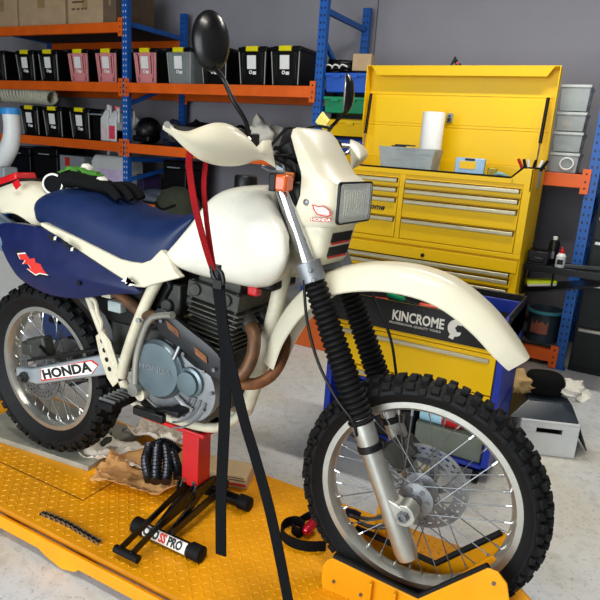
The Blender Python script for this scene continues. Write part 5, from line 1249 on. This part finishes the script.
p = at(536, 240, y=2.5); b = MB(); b.bb((sx0 + .01, 2.37, zq + .0005), (sx0 + .13, 2.52, zq + .085)); b.bb((sx0 + .02, 2.36, zq + .02), (sx0 + .11, 2.371, zq + .05)); tag(b.build('charger_box', black, bev=.012), 'black battery charger on the side shelf against the yellow chest', 'charger')
b = MB(); b.beam((px_ + .07, 2.43, zq + .012), (px_ + .30, 2.52, zq + .012), .025, .02); tag(b.build('ruler', steel, bev=.002), 'steel bar lying on the black side shelf beside the spray tin', 'bar')
p = at(536, 286, y=2.44); r = thing('work_lamp', 'neon yellow flat work lamp resting on the lower black side plate', 'work lamp', (1.42, 2.44, .47))
M_ = Mx.Rotation(-.14, 3, 'Y') @ rotz(.25)
b = MB(); b.box((1.435, 2.44, .497), (.17, .10, .03), M_); o = b.build('lamp_body', decalw, r, bev=.010)
b = MB(); b.box(V((1.435, 2.44, .497)) + M_ @ V((0.0, -.0, .008)), (.175, .104, .028), M_); b.build('neon_cover', neon, o, bev=.012)
# bucket on the bottom rack beam
px_ = at(546, 310, y=RF + .20).x; r = thing('paint_bucket', 'dark bucket with a coloured label on the bottom rack shelf behind the cabinet', 'bucket', (px_, RF + .2, HB))
b = MB(); b.lathe([(0, .001), (.10, .001), (.115, .22), (.12, .225), (.12, .235), (.108, .235), (.10, .012), (0, .012)], (px_, RF + .2, HB), (0, 0, 1), 28); o = b.build('bucket_body', mat('slate_plastic', '2c3a44', .45), r)
b = MB(); b.lathe([(.1195, .21), (.123, .212), (.123, .23), (.1195, .232)], (px_, RF + .2, HB), (0, 0, 1), 28, closed=True); b.build('rim_band', mat('teal_band', '3d8a9a', .4), o)
b = MB(); b.prism([(px_ + math.cos(a) * .111, RF + .2 + math.sin(a) * .111, HB + .07) for a in (-2.3, -1.9, -1.57, -1.2)] + [(px_ + math.cos(a) * .100, RF + .2 + math.sin(a) * .100, HB + .07) for a in (-1.2, -1.57, -1.9, -2.3)], (0, 0, .10)); b.build('label', mat('terracotta_print', '9a5a48', .5), o)
# ================================================================ CHARCOAL DRAWER CABINET AT THE END
dc = thing('drawer_cabinet', 'charcoal steel drawer cabinet with pale handles at the end of the rack', 'cabinet', (2.1, 3.15, FZ))
gx0, gx1, gy0, gy1 = XC + .06, 2.45, RF + .02, 3.45
b = MB(); b.bb((gx0, gy0 + .02, FZ + .0005), (gx1, gy1, 1.58)); b.build('body', darkcab, dc, bev=.004)
z = 1.56
for v in (150, 215, 240, 283, 329, 380):
    zn = at(590, v, y=gy0).z if v != 380 else FZ + .04
    b = MB(); b.bb((gx0 + .01, gy0, zn + .006), (gx1 - .01, gy0 + .024, z)); d = b.build('drawer', darkcab, dc, bev=.003)
    b = MB(); b.bb((gx0 + .02, gy0 - .014, z - .026), (gx1 - .02, gy0 + .002, z - .006)); b.build('pull', alu, d, bev=.003)
    z = zn
# ================================================================ STEP STOOL WITH BAGS
so = (1.68, 1.60)
stl = thing('step_stool', 'white step stool with a slotted grip hole, standing on the floor beside the trolley', 'step stool', (so[0], so[1], FZ))
pA, pB = at(516, 452, z=FZ), at(574, 459, z=FZ)
dx_ = (pB - pA); W_ = dx_.length; ux = dx_.normalized(); uy = V((-ux.y, ux.x, 0))
def sp(a, c, z): return pA + ux * a + uy * c + V((0, 0, z - FZ))
hF = .165
b = MB(); t = .012
# front panel built round its slot
def panel_strip(a0, a1, z0, z1): b.prism([sp(a0, .0, z0), sp(a1, .0, z0), sp(a1, .0 + (z1 - z0) * 0, z1), sp(a0, 0, z1)], uy * t)
panel_strip(0, W_, FZ + .0008, FZ + .115); panel_strip(0, W_ * .28, FZ + .115, FZ + .14); panel_strip(W_ * .72, W_, FZ + .115, FZ + .14); panel_strip(0, W_, FZ + .14, FZ + hF)
for a0 in (0, W_ - t): b.prism([sp(a0, t, FZ + .0008), sp(a0, .22, FZ + .0008), sp(a0, .22, FZ + hF), sp(a0, t, FZ + hF)], ux * t)
b.build('stool_frame', wplast, stl, bev=.002)
b = MB(); b.prism([sp(0, 0, FZ + hF), sp(W_, 0, FZ + hF), sp(W_, .22, FZ + hF), sp(0, .22, FZ + hF)], (0, 0, .012)); b.build('step_top', wplast, stl, bev=.003)
# charcoal ramp leaning over the stool
rp = thing('plastic_cowling', 'dark grey folded plastic cowling resting over the white step stool', 'cowling', tuple(sp(W_ / 2, .25, FZ)))
zt = FZ + hF + .013
b = MB()
b.prism([sp(-.05, .01, zt), sp(W_ * .97, .01, zt), sp(W_ * .86, .07, zt + .07), sp(.04, .07, zt + .07)], uy * .006 + V((0, 0, .003)))
b.prism([sp(.04, .07, zt + .07), sp(W_ * .86, .07, zt + .07), sp(W_ * .86, .26, zt + .075), sp(.04, .26, zt + .075)], (0, 0, .006))
b.prism([sp(W_ * .86, .07, zt + .07), sp(W_ * .86, .26, zt + .075), sp(W_ + .08, .26, FZ + .02), sp(W_ + .07, .06, FZ + .02), sp(W_ * .97, .02, zt)], ux * .006)
b.prism([sp(.04, .07, zt + .07), sp(.04, .26, zt + .075), sp(-.12, .26, FZ + .02), sp(-.12, .05, FZ + .02)], ux * -.006)
b.prism([sp(-.13, .24, FZ + .001), sp(W_ + .08, .24, FZ + .001), sp(W_ * .86, .26, zt + .075), sp(.04, .26, zt + .075)], uy * .006)
b.build('cowling_shell', mat('slate_abs', '2b333c', .35, var=.12), rp)
zz_ = zt + .083
def lump(name, label, cat, a, c, r, mt, amp=.7, rz_=0):
    p = sp(a, c, zz_ + r[2] * .9); b = MB(); b.ell(p, r, Mx.Rotation(math.atan2(ux.y, ux.x) + rz_, 3, 'Z'), amp=amp, n=22, m_=12); return tag(b.build(name, mt, ang=80), label, cat)
b = MB(); c = sp(W_ * .46, .16, zz_ + .055); R = Mx.Rotation(math.atan2(ux.y, ux.x), 3, 'Z'); b.loft([[c + R @ V((sx * .085 * q, sy * .07 * q, z)) for sx, sy in ((-1, -1), (0, -1.08), (1, -1), (1.06, 0), (1, 1), (0, 1.06), (-1, 1), (-1.06, 0))] for z, q in ((-.054, .9), (-.03, 1.1), (.02, 1.05), (.045, .9), (.05, .6))]); tag(b.build('cloth_bag', darkcloth, ang=50, sub=1), 'black cloth bag resting on the grey cowling above the stool', 'bag')
lump('rag', 'tan rag bunched beside the black cloth bag, towards the trolley', 'rag', .0, .16, (.075, .07, .05), beigecloth)
lump('rag', 'off-white rag hanging off the cowling beside the black cloth bag', 'rag', W_ * .93, .14, (.07, .085, .04), whitecloth)
# ================================================================ THINGS ON THE LIFT DECK
# crumpled wrapping with a coil of fork boots / chain
p = at(148, 470, z=DZ)
r = thing('wrapping_paper', 'crumpled brown and white wrapping spread on the deck beside the jack stand', 'wrapping', (p.x, p.y, DZ))
def crumple(cx, cy, w, d, h, rz_, mt, nm, seed, z0=DZ):
    n, m_ = 26, 18; vs = []; 
    for j in range(m_ + 1):
        for i in range(n + 1):
            u, v = -1 + 2 * i / n, -1 + 2 * j / m_; e = max(abs(u), abs(v))
            q = V((u * 2.1, v * 2.1, seed)); nz = NZ.noise(q * 1.3) * .6 + .5 * abs(NZ.noise(q * 3.1)) + .25 * NZ.noise(q * 7)
            edge = 1 - .18 * (NZ.noise(V((u * 1.5, v * 1.5, seed + 5))) + .3) * e
            z = h * (.25 + .75 * e ** 2 * (.5 + .6 * NZ.noise(q * .8 + V((3, 1, 2))))) + h * .55 * nz
            x, y = u * w * edge, v * d * edge
            c, s_ = math.cos(rz_), math.sin(rz_)
            vs.append(V((cx + x * c - y * s_, cy + x * s_ + y * c, z0 + max(.002, z))))
    b = MB(); b.add(vs, [(j * (n + 1) + i, j * (n + 1) + i + 1, (j + 1) * (n + 1) + i + 1, (j + 1) * (n + 1) + i) for j in range(m_) for i in range(n)])
    o = b.build(nm, mt, r, ang=28); md = o.modifiers.new('solid', 'SOLIDIFY'); md.thickness = .0012; md.offset = 1
    return o
p1_ = at(146, 478, z=DZ); p2_ = at(176, 445, z=DZ); p3_ = at(120, 462, z=DZ)
crumple(p1_.x + .01, p1_.y - .01, .19, .12, .075, .5, kraft, 'kraft_sheet', 2.3)
crumple(p2_.x - .03, p2_.y + .02, .17, .10, .11, .3, foil, 'white_sheet', 7.7)
crumple(p3_.x, p3_.y + .02, .15, .08, .05, .2, foil, 'white_sheet', 11.2)
r = thing('fork_gaiter', 'pile of old black corrugated gaiters lying on the brown wrapping', 'gaiter', tuple(at(160, 475, z=.02)))
b = MB(); base = at(160, 470, z=.06)
def gaiter(pts, R0):
    PT = cat_rom(pts, 12); rr = [R0 - (.006 if i % 2 else 0) for i in range(len(PT))]; b.tube(PT, rr, 14)
gaiter([at(150, 446, z=.10), at(146, 462, z=.08), at(150, 480, z=.05)], .020)
gaiter([at(158, 446, z=.11), at(157, 462, z=.085), at(156, 482, z=.05)], .020)
gaiter([at(166, 446, z=.11), at(168, 464, z=.08), at(166, 482, z=.05)], .020)
gaiter([at(172, 450, z=.10), at(177, 466, z=.075), at(178, 478, z=.05)], .018)
b.build('gaiter_tube', chainm, r, ang=20)
b = MB()
gaiter([at(152, 446, z=.115), at(163, 441, z=.12), at(174, 446, z=.11), at(180, 452, z=.09)], .015); b.build('gaiter_end', chainm, r, ang=20)
# old chain on the deck
cr_ = [at(u, v, z=DZ + .006) for u, v in ((42, 513), (55, 518), (70, 525), (85, 534), (100, 543))]
PT = cat_rom(cr_, 6); b = MB(); L_ = 0; acc = [PT[0]]
tot = sum((PT[i + 1] - PT[i]).length for i in range(len(PT) - 1)); N_ = 24; step = tot / N_; i = 0; cur = PT[0]; links = [PT[0]]
for k in range(N_):
    need = step
    while i < len(PT) - 1 and (PT[i + 1] - cur).length < need: need -= (PT[i + 1] - cur).length; cur = PT[i + 1]; i += 1
    if i < len(PT) - 1: cur = cur + (PT[i + 1] - cur).normalized() * need
    links.append(cur)
for k in range(len(links) - 1):
    a, c = links[k], links[k + 1]; d = (c - a).normalized(); sd = d.cross(V((0, 0, 1)))
    o_ = .008 if k % 2 else .0055
    for s_ in (-1, 1): b.use(chaino).beam(a + sd * o_ * s_, c + sd * o_ * s_, .0022, .011, (0, 0, 1))
    b.use(chainm).cyl(a - sd * .009, a + sd * .009, .0042, n=8)
o = b.build('old_chain', None); tag(o, 'short length of worn drive chain lying on the yellow deck', 'chain')
# small carton with printing
q0, q1 = at(200, 482, z=DZ), at(247, 490, z=DZ); d = (q1 - q0); L_ = d.length; ux2 = d.normalized(); uy2 = V((-ux2.y, ux2.x, 0))
r = thing('parts_box', 'small tan parts box with printed lettering lying behind the jack stand', 'box', tuple((q0 + q1) / 2))
b = MB(); o0 = q0 + uy2 * .0; b.prism([o0 + V((0, 0, .0006)), o0 + ux2 * L_ + V((0, 0, .0006)), o0 + ux2 * L_ + uy2 * .10 + V((0, 0, .0006)), o0 + uy2 * .10 + V((0, 0, .0006))], (0, 0, .055)); o = b.build('box_body', mat('tan_carton', 'bda27a', .75, var=.06), r, bev=.002)
b = MB()
for f0, f1, z in ((.45, .92, .040), (.55, .95, .031)): b.prism([o0 + ux2 * L_ * f0 + V((0, 0, z)), o0 + ux2 * L_ * f1 + V((0, 0, z)), o0 + ux2 * L_ * f1 + V((0, 0, z + .004)), o0 + ux2 * L_ * f0 + V((0, 0, z + .004))], uy2 * -.0006)
b.build('printed_line', mat('brown_ink', '4a3a28', .7), o)
b = MB(); b.prism([o0 + ux2 * L_ * .5 + V((0, 0, .010)), o0 + ux2 * L_ * .97 + V((0, 0, .010)), o0 + ux2 * L_ * .97 + V((0, 0, .020)), o0 + ux2 * L_ * .5 + V((0, 0, .020))], uy2 * -.0006); b.build('red_stripe', redp, o)
# small drain tray / black bracket beside the rear tyre
p = at(108, 443, z=.0); b = MB(); b.prism([at(100, 446, z=.0), at(112, 435, z=.0), at(112, 443, z=.0), at(103, 447, z=.0)], (0, 0, .02)); tag(b.build('rubber_block', mat('dark_green_block', '2c3322', .6), bev=.003), 'small dark rubber block wedged beside the rear tyre on the grey plate', 'block')
# ratchet strap lying on the deck
p = at(302, 528, z=DZ)
r = thing('ratchet_buckle', 'black strap loop with a red ratchet handle lying against the front tyre', 'ratchet', tuple(p))
b = MB(); b.ribbon([at(326, 546, z=DZ + .02), at(305, 546, z=DZ + .02), at(288, 540, z=DZ + .02), at(281, 531, z=DZ + .022), at(286, 523, z=DZ + .022), at(297, 521, z=DZ + .022), at(304, 527, z=DZ + .022), at(299, 533, z=DZ + .022), at(292, 528, z=DZ + .022)], (0, 0, 1), .036, .004, 5); b.build('strap_loop', strapb, r)
b = MB(); b.cyl(at(307, 530, z=DZ + .025), at(316, 520, z=DZ + .04), .017, n=16); b.ell(at(307, 530, z=DZ + .025), (.018, .018, .018)); b.build('ratchet_handle', mat('red_metal', 'b8122a', .25, metal=.5, coat=.4), r)
b = MB(); b.ribbon([at(298, 522, z=DZ + .02), at(308, 516, z=DZ + .03), at(318, 514, z=DZ + .04)], (0, 0, 1), .03, .004, 4); b.build('strap_end', strapb, r)
# coiled strap and hook behind the wheel
r = thing('strap_hook', 'steel hook on a dark strap lying across the far side of the wheel chock', 'strap hook', tuple(at(372, 520, y=.13)))
b = MB(); b.tube([at(350, 514, y=.10), at(362, 518, y=.10), at(374, 519, y=.10), at(384, 514, y=.10)], .006, 8, 4); b.tube([at(358, 522, y=.10), at(372, 527, y=.10), at(386, 527, y=.10)], .007, 8, 4); b.tube([at(384, 514, y=.10), at(389, 520, y=.10), at(387, 528, y=.10)], .008, 8, 4); b.build('hook', steel, r)
b = MB(); b.ribbon([at(346, 512, y=.10), at(354, 514, y=.10), at(360, 517, y=.10)], (0, 0, 1), .03, .006, 3); b.build('strap', navycloth, r)
# ---- tie-down straps
td = thing('tie_down_strap', 'red and black tie-down strap hanging from the handlebar across the engine to the deck', 'strap', tuple(at(222, 300, y=-.38)))
Y_ = -.385
b = MB(); v0 = (1, .1, 0)
b.ribbon([V((.955, -.37, 1.225)), at(189, 160, y=-.40), at(195, 205, y=-.41), at(205, 245, y=-.40), at(213, 270, y=Y_)], v0, .016, .003, 4)
b.ribbon([V((.965, -.33, 1.225)), at(204, 180, y=-.385), at(206, 215, y=-.385), at(210, 245, y=-.385), at(214, 270, y=Y_)], v0, .012, .003, 4); b.build('red_webbing', strapr, td)
b = MB(); b.tube([at(213, 262, y=Y_), at(212, 272, y=Y_), at(217, 282, y=Y_), at(223, 284, y=Y_), at(222, 274, y=Y_), at(217, 268, y=Y_)], .0055, 8, 4); b.box(at(216, 272, y=Y_ + .006), (.022, .012, .034)); b.box(at(219, 284, y=Y_), (.024, .016, .02)); b.build('hook', black, td, bev=.002)
b = MB(); b.ribbon([at(218, 285, y=Y_), at(221, 310, y=Y_), at(226, 360, y=Y_ + .01), at(224, 430, y=Y_ + .012), at(221, 500, y=Y_ + .012), at(221, 555, y=Y_ + .012)], v0, .030, .0035, 5); b.build('webbing_tail', strapb, td)
b = MB(); b.ribbon([at(218, 285, y=Y_), at(222, 320, y=Y_), at(231, 365, y=Y_), at(244, 420, y=Y_), at(256, 460, y=Y_), at(272, 520, y=Y_), at(288, 600, y=Y_), at(296, 650, y=Y_ + .01)], v0, .027, .0035, 5); wb = b.build('webbing', strapb, td)
pe = at(296, 650, y=Y_ + .01); b = MB(); b.tube([pe + V((0, 0, .01)), pe + V((.0, 0, -.03)), V((pe.x, -.356, -.06)), V((pe.x, -.346, DZ - .03))], .005, 8, 3); b.build('deck_hook', steel, td)
# ---- glove and cuff on the seat
r = thing('riding_glove', 'black and green riding glove with a white cuff ring lying on the seat', 'glove', (.16, 0, 1.03))
def sz(x): return 1.03 - max(0, x - .3) * .25
g0 = at(53, 184, y=-.04)
b = MB(); gp = [V((g0.x + .008, g0.y + .01, g0.z)), V((g0.x + .06, 0, 1.063)), V((.14, .0, 1.062)), V((.22, .0, 1.056)), V((.30, .0, 1.046)), V((.345, .01, 1.036))]
PT = cat_rom(gp, 5); rings = []
for i, p in enumerate(PT):
    q = i / (len(PT) - 1); ry = .034 + .035 * math.sin(PI * q) ; rz_ = .034 - .018 * q
    rings.append([p + V((0, math.cos(2 * PI * k / 18) * ry, math.sin(2 * PI * k / 18) * rz_ * (1 + .25 * NZ.noise(p * 30 + V((k, 0, 0)))))) for k in range(18)])
b.loft(rings[4:]); gl = b.build('glove_body', darkcloth, r, ang=70)
axn = (CAM - g0).normalized(); axn = (axn + V((-.35, -.1, .0))).normalized()
b = MB(); b.lathe([(.030, -.01), (.035, -.012), (.037, 0), (.035, .006), (.030, .004)], g0, axn, 26, closed=True); b.build('cuff_ring', decalw, r)
b = MB(); b.lathe([(.031, .0), (.030, -.04), (.0, -.045)], g0, axn, 20); b.build('cuff_lining', darkcloth, r)
b = MB(); b.ell((.13, .02, 1.078), (.05, .045, .022), amp=.5); b.ell((.19, .03, 1.070), (.05, .04, .020), amp=.5); b.build('green_panel', greencloth, r, ang=70)
b = MB(); b.ell((.155, .045, 1.098), (.02, .02, .014), amp=.4); b.ell((.275, .0, 1.064), (.02, .02, .014), amp=.4); b.split('knuckle_pad', whitecloth, r, ang=70)
for k, (dy, dx) in enumerate(((-.05, .0), (-.018, .02), (.016, .02), (.05, .0))):
    b = MB(); b.tube([(.30, dy * .7, 1.048), (.35 + dx, dy, 1.052), (.39 + dx, dy * 1.1, 1.032), (.405 + dx, dy * 1.1, 1.018)], [.016, .015, .014, .010], 10, 3); b.build('finger', darkcloth, gl)
# ================================================================ FLOOR THINGS BEHIND THE BIKE
p = at(4, 292, z=FZ); r = thing('fuel_can', 'red metal fuel can on the floor behind the rear wheel', 'fuel can', (p.x, p.y + .1, FZ))
b = MB(); b.bb((p.x - .32, p.y, FZ + .0006), (p.x + .05, p.y + .2, FZ + .46)); o = b.build('can_body', redm, r, bev=.03, seg=3)
b = MB(); b.tube([(p.x - .2, p.y + .1, FZ + .45), (p.x - .18, p.y + .1, FZ + .51), (p.x - .04, p.y + .1, FZ + .51), (p.x - .02, p.y + .1, FZ + .45)], .014, 8, 3); b.build('handle', redm, r)
b = MB(); b.beam((p.x - .28, p.y - .002, FZ + .06), (p.x + .01, p.y - .002, FZ + .40), .006, .02, (0, 1, 0)); b.beam((p.x - .28, p.y - .002, FZ + .40), (p.x + .01, p.y - .002, FZ + .06), .006, .02, (0, 1, 0)); b.build('pressed_rib', redm, o)
p = at(55, 342, z=FZ); r = thing('plastic_crate', 'dark blue plastic crate on the floor seen through the rear spokes', 'crate', (p.x, p.y + .15, FZ))
b = MB(); b.loft([[V((p.x + sx * .15 * q, p.y + .12 + sy * .11 * q, FZ + z)) for sx, sy in ((-1, -1), (1, -1), (1, 1), (-1, 1))] for z, q in ((.0006, .9), (.19, 1), (.2, 1.05), (.2, .95), (.03, .85))]); b.build('crate_body', mat('dusk_blue', '22345e', .5), r, bev=.004)
b = MB(); b.bb((p.x - .05, p.y - .003, FZ + .13), (p.x + .05, p.y + .012, FZ + .16)); b.build('crate_grip', black, r)
p0, p1 = at(294, 345, z=FZ), at(322, 345, z=FZ); r = thing('orange_tub', 'orange plastic tub on the floor seen between frame and fork', 'tub', ((p0.x + p1.x) / 2, p0.y + .12, FZ))
xm = (p0.x + p1.x) / 2; ym = p0.y + .13
b = MB(); b.loft([[V((xm + sx * .17 * q, ym + sy * .12 * q, FZ + z)) for sx, sy in ((-1, -1), (1, -1), (1, 1), (-1, 1))] for z, q in ((.0006, .92), (.24, 1.), (.25, 1.06), (.25, .96), (.02, .86))]); o = b.build('tub_body', mat('orange_plastic', 'd8641e', .45), r, bev=.006)
b = MB(); b.bb((xm - .06, ym - .124, FZ + .18), (xm + .06, ym - .112, FZ + .21)); b.build('grip', MATS['orange_plastic'], r)
# fume extractor with blue collar
r = thing('fume_extractor', 'white curved extractor arm with a blue collar rising behind the rear fender', 'extractor', (-2.25, 1.5, FZ))
A = at(10.5, 113, y=1.5); pts = [A, at(12, 128, y=1.5), at(10, 145, y=1.5), at(2, 160, y=1.5), at(-8, 175, y=1.5), at(-12, 200, y=1.5)]
pts.append(V((pts[-1].x, 1.5, .45)))
b = MB(); b.tube(pts, [.058, .058, .066, .072, .07, .07], 20, 5); arm = b.build('arm', wplast, r)
d0 = (pts[0] - pts[1]).normalized()
b = MB(); b.lathe([(.052, .0), (.068, -.002), (.070, .03), (.066, .042), (.052, .04)], A - d0 * .01, d0, 24, closed=True); b.build('collar', ventb, arm)
b = MB(); q = pts[-1]; b.bb((q.x - .18, 1.34, FZ + .0006), (q.x + .16, 1.68, .46)); b.build('base_cabinet', wplast, r, bev=.02)
b = MB(); b.box((at(2, 178, y=1.42).x, 1.46, at(2, 178, y=1.42).z), (.10, .12, .16)); b.cyl((at(2, 178, y=1.42).x, 1.5, at(2, 178, y=1.42).z), (q.x, 1.5, at(2, 178, y=1.42).z - .05), .03, n=12); b.build('control_head', gplast, r, bev=.012)
# ================================================================ LIGHT
def area(name, loc, rot, sx, sy, e, col):
    l = bpy.data.lights.new(name, 'AREA'); l.shape = 'RECTANGLE'; l.size = sx; l.size_y = sy; l.energy = e; l.color = col
    o = bpy.data.objects.new(name, l); COL.objects.link(o); o.location = loc; o.rotation_euler = rot; return o
# daylight in the open roller door
area('door_daylight', (.3, Y0 - .05, 1.3), (PI / 2, 0, 0), 4.0, 2.7, 260, (.90, .96, 1.0))
# ceiling battens
for i, (x, y, lab) in enumerate(((1.4, 1.65, 'white ceiling batten lamp above the tool trolley'), (1.3, -1.2, 'white ceiling batten lamp above the open side of the lift'))):
    r = thing('batten_lamp', lab, 'ceiling lamp', (x, y, ZC), 'ceiling batten lamps')
    b = MB(); b.bb((x - .6, y - .05, ZC - .05), (x + .6, y + .05, ZC)); b.build('housing', wplast, r)
    b = MB(); b.bb((x - .58, y - .04, ZC - .065), (x + .58, y + .04, ZC - .05)); b.build('diffuser', ltube, r)
    area('batten_light', (x, y, ZC - .08), (0, 0, 0), 1.16, .1, 46, (1, .95, .86))
w = bpy.data.worlds.new('world'); S.world = w; w.use_nodes = True; bg = w.node_tree.nodes['Background']; bg.inputs['Color'].default_value = (.75, .86, 1, 1); bg.inputs['Strength'].default_value = .3
S.view_settings.view_transform = 'Standard'; S.view_settings.look = 'None'; S.view_settings.gamma = 1; S.view_settings.exposure = 0; S.view_settings.use_curve_mapping = False
